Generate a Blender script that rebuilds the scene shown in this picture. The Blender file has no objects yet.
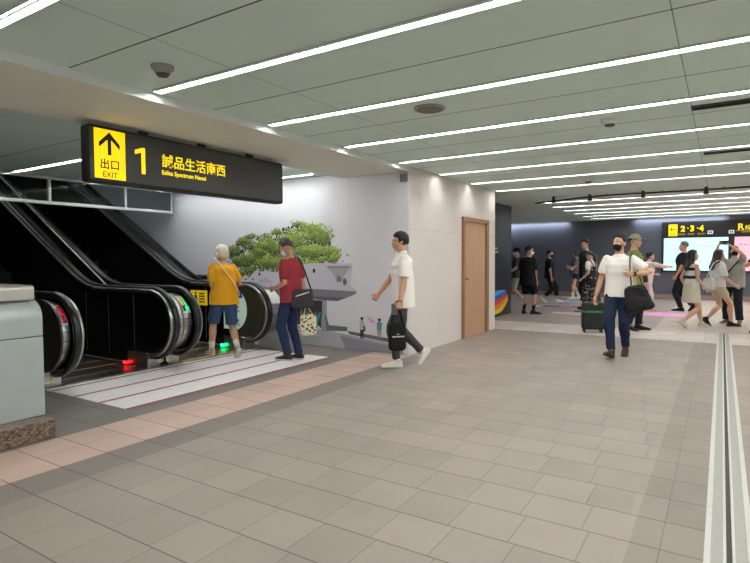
import bpy, bmesh, math, random
from mathutils import Vector, Matrix, Euler, noise
random.seed(7)
scene = bpy.context.scene
COL = scene.collection
PI = math.pi
V = Vector
def rad(d): return math.radians(d)

# ------------------------------------------------------------------ materials
def lin(c):
    out = []
    for x in c[:3]:
        x = x/255.0
        out.append(x/12.92 if x <= 0.04045 else ((x+0.055)/1.055)**2.4)
    return (out[0], out[1], out[2], 1.0)
MATS = {}
def mat(name, col, rough=0.6, metal=0.0, var=0.12, scale=18.0, bump=0.0, emit=None, estr=1.0, spec=0.5, stretch=(1,1,1), trans=0.0):
    if name in MATS: return MATS[name]
    m = bpy.data.materials.new(name); m.use_nodes = True
    nt = m.node_tree; b = nt.nodes['Principled BSDF']
    b.inputs['Roughness'].default_value = rough
    b.inputs['Metallic'].default_value = metal
    b.inputs['Specular IOR Level'].default_value = spec
    c = lin(col)
    tc = nt.nodes.new('ShaderNodeTexCoord'); mp = nt.nodes.new('ShaderNodeMapping')
    mp.inputs['Scale'].default_value = stretch
    nz = nt.nodes.new('ShaderNodeTexNoise'); nz.inputs['Scale'].default_value = scale; nz.inputs['Detail'].default_value = 4
    nt.links.new(tc.outputs['Object'], mp.inputs['Vector']); nt.links.new(mp.outputs['Vector'], nz.inputs['Vector'])
    mx = nt.nodes.new('ShaderNodeMix'); mx.data_type = 'RGBA'
    mx.inputs[6].default_value = tuple(max(0, x*(1-var)) for x in c[:3])+(1,)
    mx.inputs[7].default_value = tuple(min(1, x*(1+var)) for x in c[:3])+(1,)
    nt.links.new(nz.outputs['Fac'], mx.inputs[0]); nt.links.new(mx.outputs[2], b.inputs['Base Color'])
    if bump > 0:
        bp = nt.nodes.new('ShaderNodeBump'); bp.inputs['Strength'].default_value = bump; bp.inputs['Distance'].default_value = 0.01
        nt.links.new(nz.outputs['Fac'], bp.inputs['Height']); nt.links.new(bp.outputs['Normal'], b.inputs['Normal'])
    if emit is not None:
        b.inputs['Emission Color'].default_value = lin(emit); b.inputs['Emission Strength'].default_value = estr
    if trans > 0: b.inputs['Transmission Weight'].default_value = trans
    MATS[name] = m
    return m
def vcol_mat(name, rough=0.5, emit=0.0):
    if name in MATS: return MATS[name]
    m = bpy.data.materials.new(name); m.use_nodes = True
    nt = m.node_tree; b = nt.nodes['Principled BSDF']; b.inputs['Roughness'].default_value = rough
    b.inputs['Specular IOR Level'].default_value = 0.25
    a = nt.nodes.new('ShaderNodeVertexColor'); a.layer_name = 'Col'
    nt.links.new(a.outputs['Color'], b.inputs['Base Color'])
    if emit:
        nt.links.new(a.outputs['Color'], b.inputs['Emission Color']); b.inputs['Emission Strength'].default_value = emit
    MATS[name] = m
    return m
class NT:
    """tiny helper for node arithmetic"""
    def __init__(s, m): s.nt = m.node_tree
    def op(s, o, a, b=0.0, c=0.0):
        n = s.nt.nodes.new('ShaderNodeMath'); n.operation = o
        for i, x in enumerate((a, b, c)):
            if hasattr(x, 'links'): s.nt.links.new(x, n.inputs[i])
            else: n.inputs[i].default_value = x
        return n.outputs[0]
    def band(s, v, a, b): return s.op('MULTIPLY', s.op('GREATER_THAN', v, a), s.op('LESS_THAN', v, b))
    def mix(s, f, a, b, blend='MIX'):
        n = s.nt.nodes.new('ShaderNodeMix'); n.data_type = 'RGBA'; n.blend_type = blend
        for i, x in ((0, f), (6, a), (7, b)):
            if hasattr(x, 'links'): s.nt.links.new(x, n.inputs[i])
            else: n.inputs[i].default_value = x
        return n.outputs[2]
    def pos(s):
        g = s.nt.nodes.new('ShaderNodeNewGeometry'); sp = s.nt.nodes.new('ShaderNodeSeparateXYZ')
        s.nt.links.new(g.outputs['Position'], sp.inputs[0]); return sp.outputs[0], sp.outputs[1], sp.outputs[2], g.outputs['Position']
    def noise(s, vec, scale, detail=3):
        n = s.nt.nodes.new('ShaderNodeTexNoise'); n.inputs['Scale'].default_value = scale; n.inputs['Detail'].default_value = detail
        s.nt.links.new(vec, n.inputs['Vector']); return n.outputs['Fac']
    def white(s, x, y):
        c = s.nt.nodes.new('ShaderNodeCombineXYZ')
        for i, q in enumerate((x, y)): s.nt.links.new(q, c.inputs[i])
        n = s.nt.nodes.new('ShaderNodeTexWhiteNoise'); n.noise_dimensions = '3D'; s.nt.links.new(c.outputs[0], n.inputs['Vector']); return n.outputs['Value']

def floor_mat():
    m = bpy.data.materials.new('floor_tiles'); m.use_nodes = True
    b = m.node_tree.nodes['Principled BSDF']; n = NT(m); x, y, z, P = n.pos()
    T = 0.32
    yy = n.op('DIVIDE', n.op('ADD', y, 0.0), T); row = n.op('FLOOR', yy); fy = n.op('FRACT', yy)
    xx = n.op('ADD', n.op('DIVIDE', n.op('ADD', x, 3.75), T), n.op('MULTIPLY', n.op('MULTIPLY', row, 0.0), 1.0))
    ir = n.band(x, -3.43, -0.40)
    xx = n.op('ADD', xx, n.op('MULTIPLY', n.op('MULTIPLY', row, 0.125), ir))
    cx = n.op('FLOOR', xx); fx = n.op('FRACT', xx)
    gx = n.op('LESS_THAN', fx, 0.018); gy = n.op('LESS_THAN', fy, 0.026)
    grout = n.op('MAXIMUM', n.op('MULTIPLY', gx, 0.6), gy)
    w = n.white(cx, row)
    nz = n.noise(P, 2.2, 5); nf = n.noise(P, 60, 3)
    main = lin((149, 135, 125)); pink = lin((198, 168, 152)); dark = lin((128, 117, 109)); pale = lin((210, 195, 185)); grey = lin((126, 117, 111)); far = lin((156, 141, 133))
    farM = n.op('GREATER_THAN', y, 10.35)
    c = n.mix(farM, main, far)
    c = n.mix(n.op('MULTIPLY', n.band(y, 10.35, 11.75), n.op('LESS_THAN', x, -0.05)), c, pale)
    c = n.mix(n.op('MULTIPLY', n.band(y, 10.35, 11.75), n.op('GREATER_THAN', x, 0.15)), c, pale)
    c = n.mix(n.op('MULTIPLY', n.band(x, -1.1, 5), n.op('GREATER_THAN', y, 11.75)), c, lin((192, 172, 160)))
    near = n.op('LESS_THAN', y, 6.86)
    c = n.mix(n.op('MULTIPLY', n.op('LESS_THAN', x, -4.39), near), c, grey)
    c = n.mix(n.op('MULTIPLY', n.band(x, -4.39, -3.75), near), c, pink)
    c = n.mix(n.op('MULTIPLY', n.band(x, -3.75, -3.43), near), c, dark)
    c = n.mix(n.op('MULTIPLY', n.band(x, -0.36, -0.05), n.op('LESS_THAN', y, 10.35)), c, lin((136, 122, 112)))
    c = n.mix(n.op('MULTIPLY', n.op('GREATER_THAN', x, 0.15), n.op('LESS_THAN', y, 10.35)), c, lin((147, 132, 120)))
    v = n.op('ADD', n.op('MULTIPLY', w, 0.14), n.op('ADD', n.op('MULTIPLY', nz, 0.30), n.op('MULTIPLY', nf, 0.16)))
    v = n.op('ADD', v, 0.70)
    cmb = m.node_tree.nodes.new('ShaderNodeCombineColor')
    for i in range(3): m.node_tree.links.new(v, cmb.inputs[i])
    c = n.mix(1.0, c, cmb.outputs[0], 'MULTIPLY')
    c = n.mix(n.op('MULTIPLY', grout, 0.75), c, lin((70, 58, 50)))
    m.node_tree.links.new(c, b.inputs['Base Color'])
    m.node_tree.links.new(n.op('ADD', 0.36, n.op('MULTIPLY', nf, 0.25)), b.inputs['Roughness'])
    bp = m.node_tree.nodes.new('ShaderNodeBump'); bp.inputs['Strength'].default_value = 0.25; bp.inputs['Distance'].default_value = 0.004
    m.node_tree.links.new(n.op('SUBTRACT', n.op('MULTIPLY', nf, 0.4), grout), bp.inputs['Height']); m.node_tree.links.new(bp.outputs['Normal'], b.inputs['Normal'])
    return m
def ceiling_mat():
    m = bpy.data.materials.new('ceiling_panels'); m.use_nodes = True
    b = m.node_tree.nodes['Principled BSDF']; n = NT(m); x, y, z, P = n.pos()
    fy = n.op('FRACT', n.op('DIVIDE', n.op('SUBTRACT', y, 0.80), 1.25))
    g = n.op('LESS_THAN', fy, 0.010)
    fx = n.op('FRACT', n.op('DIVIDE', n.op('ADD', x, 0.25), 2.6))
    g2 = n.op('MULTIPLY', n.op('LESS_THAN', fx, 0.0022), 0.8)
    g = n.op('MAXIMUM', g, g2)
    nz = n.noise(P, 1.3, 3)
    c = n.mix(nz, lin((210, 230, 220)), lin((222, 240, 230)))
    c = n.mix(g, c, lin((78, 74, 66)))
    m.node_tree.links.new(c, b.inputs['Base Color']); b.inputs['Roughness'].default_value = 0.7
    return m
def stone_mat():
    m = bpy.data.materials.new('cream_stone'); m.use_nodes = True
    b = m.node_tree.nodes['Principled BSDF']; n = NT(m); x, y, z, P = n.pos()
    s1 = n.band(z, 1.815, 1.822); s2 = n.op('MAXIMUM', n.band(y, 7.955, 7.962), n.band(y, 9.955, 9.962))
    s2 = n.op('MULTIPLY', s2, n.op('GREATER_THAN', z, 1.82))
    g = n.op('MAXIMUM', s1, s2)
    nz = n.noise(P, 2.5, 6); nf = n.noise(P, 25, 4)
    c = n.mix(nz, lin((216, 203, 196)), lin((231, 220, 214)))
    c = n.mix(n.op('MULTIPLY', nf, 0.35), c, lin((208, 196, 184)))
    c = n.mix(n.op('MULTIPLY', g, 0.55), c, lin((160, 150, 140)))
    m.node_tree.links.new(c, b.inputs['Base Color']); b.inputs['Roughness'].default_value = 0.45
    return m
def wood_mat():
    m = bpy.data.materials.new('pale_wood'); m.use_nodes = True
    nt = m.node_tree; b = nt.nodes['Principled BSDF']; n = NT(m); x, y, z, P = n.pos()
    mp = nt.nodes.new('ShaderNodeMapping'); mp.inputs['Scale'].default_value = (18, 18, 1.2); nt.links.new(P, mp.inputs['Vector'])
    nz = n.noise(mp.outputs[0], 1.6, 6)
    c = n.mix(nz, lin((172, 128, 96)), lin((200, 160, 126)))
    nt.links.new(c, b.inputs['Base Color']); b.inputs['Roughness'].default_value = 0.4
    return m
def granite_mat():
    m = bpy.data.materials.new('brown_granite'); m.use_nodes = True
    nt = m.node_tree; b = nt.nodes['Principled BSDF']; n = NT(m); x, y, z, P = n.pos()
    vo = nt.nodes.new('ShaderNodeTexVoronoi'); vo.inputs['Scale'].default_value = 55; nt.links.new(P, vo.inputs['Vector'])
    nz = n.noise(P, 90, 3)
    c = n.mix(vo.outputs['Color'], lin((86, 70, 60)), lin((150, 125, 108)))
    sep = nt.nodes.new('ShaderNodeSeparateColor'); nt.links.new(vo.outputs['Color'], sep.inputs[0])
    c = n.mix(sep.outputs[0], lin((70, 58, 50)), lin((158, 132, 114)))
    c = n.mix(n.op('GREATER_THAN', nz, 0.6), c, lin((40, 34, 30)))
    nt.links.new(c, b.inputs['Base Color']); b.inputs['Roughness'].default_value = 0.3
    return m

# ------------------------------------------------------------------ mesh helpers
def tag(o, label=None, cat=None, group=None, kind=None):
    if label: o['label'] = label
    if cat: o['category'] = cat
    if group: o['group'] = group
    if kind: o['kind'] = kind
    return o
def link(o, parent=None):
    COL.objects.link(o)
    if parent is not None: o.parent = parent
    return o
def empty(name, loc=(0, 0, 0), rz=0.0):
    o = bpy.data.objects.new(name, None); o.location = loc; o.rotation_euler = (0, 0, rz); o.empty_display_size = 0.1
    return link(o)
def obj(name, bm, m, parent=None, smooth=False, bevel=0.0, loc=None):
    me = bpy.data.meshes.new(name)
    bmesh.ops.recalc_face_normals(bm, faces=bm.faces[:])
    bm.to_mesh(me); bm.free()
    for mm in (m if isinstance(m, (list, tuple)) else [m]): me.materials.append(mm)
    if smooth:
        for p in me.polygons: p.use_smooth = True
    o = bpy.data.objects.new(name, me); link(o, parent)
    if loc is not None: o.location = loc
    if bevel > 0:
        md = o.modifiers.new('bevel', 'BEVEL'); md.width = bevel; md.segments = 2; md.limit_method = 'ANGLE'; md.angle_limit = rad(40)
    return o
def obj_me(name, me, m, parent=None):
    me.name = name
    for mm in (m if isinstance(m, (list, tuple)) else [m]): me.materials.append(mm)
    o = bpy.data.objects.new(name, me); return link(o, parent)
def struct(name, bm, m, **k):
    o = obj(name, bm, m, **k); o['kind'] = 'structure'; return o
def box(bm, x0, x1, y0, y1, z0, z1, mi=0):
    vs = [bm.verts.new((x, y, z)) for z in (z0, z1) for y in (y0, y1) for x in (x0, x1)]
    for f in ((0, 1, 3, 2), (4, 6, 7, 5), (0, 4, 5, 1), (2, 3, 7, 6), (0, 2, 6, 4), (1, 5, 7, 3)):
        fc = bm.faces.new([vs[i] for i in f]); fc.material_index = mi
    return vs
def B(*a):
    bm = bmesh.new(); box(bm, *a); return bm
def prism_xz(bm, poly, y0, y1, mi=0):
    a = [bm.verts.new((x, y0, z)) for x, z in poly]; b = [bm.verts.new((x, y1, z)) for x, z in poly]
    f1 = bm.faces.new(a); f2 = bm.faces.new(b[::-1]); fs = [f1, f2]
    n = len(poly)
    for i in range(n): fs.append(bm.faces.new((a[i], b[i], b[(i+1) % n], a[(i+1) % n])))
    for f in fs: f.material_index = mi
def prism_yz(bm, poly, x0, x1, mi=0):
    a = [bm.verts.new((x0, y, z)) for y, z in poly]; b = [bm.verts.new((x1, y, z)) for y, z in poly]
    fs = [bm.faces.new(a), bm.faces.new(b[::-1])]
    n = len(poly)
    for i in range(n): fs.append(bm.faces.new((a[i], b[i], b[(i+1) % n], a[(i+1) % n])))
    for f in fs: f.material_index = mi
def sweep_xz(bm, pts, y, wy, h, cap=True):
    """rectangular bar of width wy (along Y) and height h swept along a path in the XZ plane"""
    rings = []
    for i, p in enumerate(pts):
        a = pts[max(0, i-1)]; b = pts[min(len(pts)-1, i+1)]
        tx, tz = b[0]-a[0], b[1]-a[1]; L = math.hypot(tx, tz); nx, nz = -tz/L, tx/L
        rings.append([bm.verts.new((p[0]+nx*s*h/2, y+q*wy/2, p[1]+nz*s*h/2)) for s, q in ((-1, -.7), (-.7, -1), (.7, -1), (1, -.7), (1, .7), (.7, 1), (-.7, 1), (-1, .7))])
    for r0, r1 in zip(rings, rings[1:]):
        for k in range(8): bm.faces.new((r0[k], r0[(k+1) % 8], r1[(k+1) % 8], r1[k]))
    if cap: bm.faces.new(rings[0]); bm.faces.new(rings[-1][::-1])
def loft(bm, rings, n=20, mi=0, pw=1.0):
    """closed tube through rings (centre, half-axis A, half-axis B); pw<1 squares the section"""
    R_ = []
    for c, A, Bv in rings:
        r = []
        for k in range(n):
            t = 2*PI*k/n; ct, st = math.cos(t), math.sin(t)
            ct = math.copysign(abs(ct)**pw, ct); st = math.copysign(abs(st)**pw, st)
            r.append(bm.verts.new(V(c)+V(A)*ct+V(Bv)*st))
        R_.append(r)
    for a, b in zip(R_, R_[1:]):
        for k in range(n):
            f = bm.faces.new((a[k], a[(k+1) % n], b[(k+1) % n], b[k])); f.material_index = mi
    f = bm.faces.new(R_[0][::-1]); f.material_index = mi
    f = bm.faces.new(R_[-1]); f.material_index = mi
def limb(bm, pts, radii, n=14, flat=1.0, hint=None):
    pts = [V(p) for p in pts]
    hint = V(hint) if hint is not None else V((0.31, 0.92, 0.11))
    rings = []
    for i, p in enumerate(pts):
        t = (pts[min(i+1, len(pts)-1)]-pts[max(i-1, 0)]).normalized()
        A = hint-t*hint.dot(t)
        if A.length < 1e-3: A = V((1, 0, 0))-t*t.x
        A.normalize(); Bv = t.cross(A)
        r = radii[i]
        ra, rb = (r if isinstance(r, tuple) else (r, r*flat))
        rings.append((p, A*ra, Bv*rb))
    loft(bm, rings, n)
def ball(bm, c, r, M=None, u=18, v=12):
    """ellipsoid; M = 3x3 frame"""
    res = bmesh.ops.create_uvsphere(bm, u_segments=u, v_segments=v, radius=1.0)
    for w in res['verts']:
        q = V((w.co.x*r[0], w.co.y*r[1], w.co.z*r[2]))
        w.co = V(c)+(M @ q if M is not None else q)
def tube(bm, pts, r, n=8): limb(bm, pts, [r]*len(pts), n)
def cyl(bm, c, r, h, n=32, r2=None):
    loft(bm, [((c[0], c[1], c[2]), (r, 0, 0), (0, r, 0)), ((c[0], c[1], c[2]+h), (r2 or r, 0, 0), (0, r2 or r, 0))], n)
def smooth_path(pts, k=6):
    pts = [V(p) for p in pts]; out = []
    for i in range(len(pts)-1):
        p0, p1, p2, p3 = pts[max(i-1, 0)], pts[i], pts[i+1], pts[min(i+2, len(pts)-1)]
        for j in range(k):
            t = j/k
            out.append(0.5*((2*p1)+(p2-p0)*t+(2*p0-5*p1+4*p2-p3)*t*t+(3*p1-p0-3*p2+p3)*t**3))
    out.append(pts[-1]); return out
def remeshed(bm, voxel, it=3, fold=0.0, fscale=(9, 9, 4), seed=0.0):
    me = bpy.data.meshes.new('tmp'); bmesh.ops.recalc_face_normals(bm, faces=bm.faces[:]); bm.to_mesh(me); bm.free()
    o = bpy.data.objects.new('tmp', me); WS = bpy.data.scenes.get('workshop') or bpy.data.scenes.new('workshop'); WS.collection.objects.link(o)
    md = o.modifiers.new('r', 'REMESH'); md.mode = 'VOXEL'; md.voxel_size = voxel; md.adaptivity = 0
    if it:
        ms = o.modifiers.new('s', 'SMOOTH'); ms.factor = 0.5; ms.iterations = it
    with bpy.context.temp_override(scene=WS, view_layer=WS.view_layers[0]):
        dg = bpy.context.evaluated_depsgraph_get()
        dg.update()
    out = bpy.data.meshes.new_from_object(o.evaluated_get(dg))
    bpy.data.objects.remove(o); bpy.data.meshes.remove(me)
    if fold > 0:
        nrm = [v.normal.copy() for v in out.vertices]
        for v, nv in zip(out.vertices, nrm):
            p = v.co; q = V((p.x*fscale[0]+seed, p.y*fscale[1], p.z*fscale[2]+p.x*3))
            f = noise.noise(q)+0.5*noise.noise(q*2.1)
            v.co = p+nv*(fold*f)
    for p in out.polygons: p.use_smooth = True
    return out
def text(name, body, size, loc, rot, m, parent=None, align='LEFT', bold=0.0, sx=1.0):
    c = bpy.data.curves.new(name, 'FONT'); c.body = body; c.size = size; c.align_x = align; c.extrude = 0.0008; c.offset = bold
    c.materials.append(m)
    t = bpy.data.objects.new('tmp', c); WS = bpy.data.scenes.get('workshop') or bpy.data.scenes.new('workshop'); WS.collection.objects.link(t)
    with bpy.context.temp_override(scene=WS, view_layer=WS.view_layers[0]):
        dg = bpy.context.evaluated_depsgraph_get(); dg.update()
    me = bpy.data.meshes.new_from_object(t.evaluated_get(dg)); bpy.data.objects.remove(t); me.name = name
    if not me.materials: me.materials.append(m)
    o = bpy.data.objects.new(name, me); o.location = loc; o.rotation_euler = rot; o.scale = (sx, 1, 1)
    return link(o, parent)
ROT_PX = (PI/2, 0, PI/2)     # lettering that faces +X and reads along +Y
ROT_MY = (PI/2, 0, 0)        # lettering that faces -Y and reads along +X
# ------------------------------------------------------------------ materials in use
M_FLOOR, M_CEIL, M_STONE, M_WOOD, M_GRAN = floor_mat(), ceiling_mat(), stone_mat(), wood_mat(), granite_mat()
M_SOFF = mat('soffit_paint', (232, 232, 218), 0.7, var=0.04, scale=1.5)
M_LIP = mat('soffit_lip', (225, 228, 224), 0.5, var=0.02)
M_NAVY = mat('navy_wall', (92, 94, 106), 0.55, var=0.08, scale=1.2)
M_SKIRT = mat('pink_brown_skirting', (150, 128, 120), 0.4)
M_PLAIN = mat('plain_wall', (190, 186, 178), 0.8, var=0.03)
M_VOID = mat('dark_void_wall', (122, 128, 124), 0.7)
M_STEEL = mat('brushed_steel', (178, 178, 176), 0.28, 1.0, var=0.1, scale=6, stretch=(1, 40, 1))
M_STEELW = mat('satin_steel_frame', (205, 208, 205), 0.35, 0.8, var=0.05)
M_ALU = mat('floor_aluminium', (205, 202, 194), 0.42, 0.35, var=0.12, scale=12)
M_ALUD = mat('floor_joint_infill', (164, 160, 151), 0.5, 0.2, var=0.15, scale=30)
M_GAP = mat('floor_joint_gap', (66, 64, 58), 0.8, var=0.4, scale=120)
M_BLACK = mat('gloss_black_panel', (13, 12, 13), 0.16, var=0.2, scale=2)
M_BROWN = mat('dark_brown_panel', (38, 34, 30), 0.3, var=0.15, scale=3)
M_RUB = mat('black_handrail_rubber', (20, 20, 22), 0.32, var=0.1)
M_STEP = mat('escalator_step', (52, 50, 50), 0.5, 0.4, var=0.3, scale=40, stretch=(1, 12, 1))
M_YEL = mat('warning_yellow', (240, 200, 40), 0.5, var=0.05)
M_YSIGN = mat('lit_yellow', (255, 216, 0), 0.5, var=0.0, emit=(255, 214, 0), estr=0.85)
M_YTXT = mat('lit_yellow_letters', (255, 225, 20), 0.5, var=0.0, emit=(255, 224, 10), estr=0.8)
M_SBLK = mat('sign_black', (34, 33, 33), 0.45, var=0.05)
M_SFACE = mat('sign_face_charcoal', (62, 60, 58), 0.35, var=0.05)
M_INK = mat('sign_ink', (38, 32, 8), 0.5, var=0.0)
M_WHITE = mat('white_plastic', (228, 226, 218), 0.5, var=0.03)
M_TUBE = mat('lit_white_tube', (255, 255, 255), 0.5, var=0.0, emit=(250, 254, 255), estr=52.0)
M_HOUS = mat('lamp_channel', (196, 196, 190), 0.4, var=0.02)
M_DGREY = mat('vent_dark', (40, 40, 42), 0.6)
M_RED = mat('red_light', (255, 40, 40), 0.4, var=0.0, emit=(255, 20, 24), estr=7.0)
M_GREEN = mat('green_light', (20, 255, 130), 0.4, var=0.0, emit=(10, 255, 120), estr=12.0)
M_REDD = mat('red_display', (200, 10, 20), 0.4, var=0.0, emit=(235, 15, 30), estr=1.2)
M_GRND = mat('green_display', (20, 200, 120), 0.4, var=0.0, emit=(20, 230, 130), estr=0.9)
M_PLATE = mat('landing_plate_steel', (238, 235, 232), 0.42, 0.0, var=0.12, scale=14)
M_STRIPE = mat('plate_stripe_maroon', (165, 30, 48), 0.6, var=0.1)
M_CAB = mat('grey_green_steel', (176, 184, 180), 0.38, 0.25, var=0.05, scale=5)
M_CABT = mat('cap_steel', (196, 188, 178), 0.3, 0.5, var=0.05)
M_STICK = mat('sticker_white', (222, 222, 220), 0.5, var=0.05)
M_VC = vcol_mat('printed_graphic', 0.55)
M_VCL = vcol_mat('printed_gloss', 0.35)
def glass_mat():
    m = bpy.data.materials.new('clear_glass'); m.use_nodes = True; b = m.node_tree.nodes['Principled BSDF']
    b.inputs['Base Color'].default_value = (0.62, 0.74, 0.72, 1); b.inputs['Roughness'].default_value = 0.02; b.inputs['IOR'].default_value = 1.25
    b.inputs['Transmission Weight'].default_value = 1.0
    return m
M_GLASS = glass_mat()

CZ = 2.70        # ceiling height
# ------------------------------------------------------------------ setting
struct('floor', B(-16, 6, -4.5, 21, -0.2, 0), M_FLOOR)
bm = bmesh.new(); box(bm, -3.76, 6, -4.5, 10.352, CZ, CZ+.12); struct('ceiling', bm, M_CEIL)
struct('ceiling.001', B(-13, 6, 10.352, 21, CZ, CZ+.12), M_CEIL)
struct('ceiling.002', B(-8.95, -4.96, 0.3, 6.848, CZ, CZ+.12), M_CEIL)
struct('ceiling.003', B(-16, -8.95, 0.3, 6.848, 5.6, 5.7), M_VOID)
struct('ceiling.004', B(-4.96, -3.768, -4.5, 6.848, 2.635, 2.82), M_SOFF)
struct('trim_1', B(-3.768, -3.752, -4.5, 6.848, 2.628, 2.699), M_LIP)
struct('ceiling.005', B(-6.6, -4.96, -4.5, 0.3, 2.70, 2.82), M_CEIL)
# block between the escalators and the far hall, with the mural on its near face
struct('wall_block', B(-16, -3.78, 6.86, 10.35, 0, 5.7), [M_STONE])
struct('wall_left', B(-16.1, -16, 0.3, 6.86, -0.1, 5.7), M_VOID)
struct('wall_near_left', B(-16, -6.6, 0.2, 0.3, 0, 5.7), M_VOID)
struct('wall_right', B(6, 6.1, 9, 21, 0, 2.7), M_PLAIN)
struct('wall_far', B(-13, 6, 20.45, 20.6, 0, 2.7), M_NAVY)
struct('wall_far_left', B(-13.1, -13, 10.36, 20.6, 0, 2.7), M_NAVY)
struct('wall_void_upper', B(-8.95, -8.85, 0.3, 6.86, 2.83, 5.7), M_VOID)
struct('baseboard_far', B(-13, 6, 20.42, 20.449, 0, 0.16), M_SKIRT)
# door in the block, facing the hall
d = struct('door_1', B(-3.776, -3.772, 8.80, 9.80, 0.006, 2.03), M_WOOD)
bm = bmesh.new()
for a in ((8.72, 8.795), (9.805, 9.93)): box(bm, -3.779, -3.74, a[0], a[1], 0.0, 2.11)
box(bm, -3.779, -3.74, 8.795, 9.805, 2.035, 2.11)
fr = obj('door_frame', bm, mat('wood_frame_dark', (150, 108, 76), 0.45, var=0.15, scale=9), d)
bm = bmesh.new(); cyl(bm, (0, 0, 0), 0.032, 0.008, 20); limb(bm, [(0, 0, .008), (0, 0, .03), (0, 0, .04), (0, 0, .06), (0, 0, .07)], [.012, .012, .026, .03, .015], 16)
for v in bm.verts: v.co = V((-3.772+v.co.z, 8.86+v.co.x, 1.04+v.co.y))
obj('door_knob', bm, mat('brass_knob', (200, 178, 130), 0.25, 0.9), d, smooth=True)
# thin grey bracket at the top of the mural corner
t = obj('corner_bracket', B(-3.90, -3.785, 6.80, 6.835, 2.49, 2.60), mat('bracket_grey', (112, 114, 118), 0.4, 0.5), bevel=.004)
tag(t, 'small grey metal bracket at the top corner of the mural beside the stone wall', 'bracket')

# ------------------------------------------------------------------ ceiling lights
ORD = ['first', 'second', 'third', 'fourth', 'fifth', 'sixth', 'seventh', 'eighth', 'ninth', 'tenth']
def light_strip(x0, x1, y, label, group, hw=0.036, m=M_TUBE):
    r = empty('ceiling_light', ((x0+x1)/2, y, CZ)); L = (x1-x0)/2
    tag(r, label, 'ceiling light', group)
    bm = bmesh.new(); box(bm, -L, L, -hw-.008, -hw, -.016, -.0005); box(bm, -L, L, hw, hw+.008, -.016, -.0005); box(bm, -L, L, -hw, hw, -.0012, -.0004)
    box(bm, -L-.01, -L, -hw-.008, hw+.008, -.016, -.0005)
    obj('channel', bm, M_HOUS, r)
    for s in (-1, 1):
        obj('tube', B(-L+.005, L-.005, s*hw*.56-.0085, s*hw*.56+.0085, -.0024, -.0012), m, r)
    return r
for k in range(-1, 8):
    y = 1.45+1.25*k
    if k < 0: lab, g = 'long twin-tube ceiling light strip over the hall behind the viewpoint', 'hall light strips'
    else: lab, g = ORD[k]+' long twin-tube hall ceiling light strip, counted from the top left corner', 'hall light strips'
    light_strip(-3.70, 5.6, y, lab, g)
for k, y in enumerate((13.05, 14.3, 15.55, 16.8, 18.05, 19.3)):
    light_strip(-3.70, 5.6, y, ORD[k]+' thin light strip on the far ceiling, counted from the spotlight track', 'far hall light strips', 0.030)
for k, y in enumerate((3.95, 5.25, 6.55)):
    light_strip(-8.80, -5.30, y, ORD[k]+' short ceiling light strip over the escalators, counted from the near side', 'escalator light strips', 0.036, mat('lit_tube_escalator', (255, 252, 244), 0.5, var=0.0, emit=(250, 254, 255), estr=46.0))
# spotlight track across the far ceiling
r = empty('spotlight_track', (0, 11.9, CZ)); tag(r, 'dark spotlight track crossing the ceiling before the far hall', 'track light')
bm = bmesh.new()
tube(bm, smooth_path([(-3.72, 1.0, -.03), (-3.3, .55, -.05), (-2.6, .1, -.06), (-1.9, -.05, -.05), (-.9, 0, -.05), (.5, .05, -.045), (3, 0, -.04), (5.5, 0, -.04)], 5), .018)
for x in (-3.0, -2.0, -1.0, 0.0, 2.0, 4.0): cyl(bm, (x, 0.02, -.05), .008, .048, 8)
obj('track_cable', bm, M_DGREY, r, smooth=True)
for x in (-3.05, -2.32, -1.33, -.27, 1.1):
    bm = bmesh.new(); cyl(bm, (x, 0, -.06), .03, .07, 14); cyl(bm, (x, 0, -.13), .045, .075, 16, .03)
    obj('spot_head', bm, M_DGREY, r, smooth=False)
# detectors, speaker, vents
def disc(name, x, y, prof, m, label, cat, hole=None):
    r = empty(name, (x, y, CZ)); tag(r, label, cat)
    bm = bmesh.new(); loft(bm, [((0, 0, z), (q, 0, 0), (0, q, 0)) for z, q in prof], 28); obj('housing', bm, m, r, smooth=False)
    if hole:
        bm = bmesh.new(); loft(bm, [((0, 0, z), (q, 0, 0), (0, q, 0)) for z, q in hole[0]], 24); obj(hole[2], bm, hole[1], r)
disc('smoke_detector', -3.20, 2.38, [(-.001, .075), (-.02, .075), (-.03, .06), (-.05, .05), (-.058, .03)], mat('detector_grey', (150, 146, 136), .5), 'round grey smoke detector beside the first exit-sign light strip', 'smoke detector', ([(-.052, .045), (-.068, .035)], mat('detector_core', (80, 78, 72), .5), 'sensor'))
disc('ceiling_speaker', -2.16, 4.29, [(-.001, .135), (-.012, .135), (-.018, .12)], mat('speaker_rim', (150, 148, 140), .5), 'round grey ceiling speaker near the middle of the hall ceiling', 'speaker', ([(-.018, .112), (-.024, .10)], mat('speaker_grille', (120, 116, 108), .7, var=.3, scale=200), 'speaker_grille'))
disc('smoke_detector', -.92, 5.60, [(-.001, .085), (-.02, .085), (-.03, .07), (-.045, .06)], M_WHITE, 'round cream smoke detector next to the black slot vents', 'smoke detector', ([(-.045, .05), (-.06, .04)], mat('detector_core', (80, 78, 72), .5), 'sensor'))
disc('smoke_detector', -1.9, 9.6, [(-.001, .09), (-.02, .09), (-.03, .07), (-.045, .06)], M_HOUS, 'small flat ceiling detector over the walking man in white', 'smoke detector', ([(-.045, .05), (-.06, .04)], M_DGREY, 'sensor'))
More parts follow.
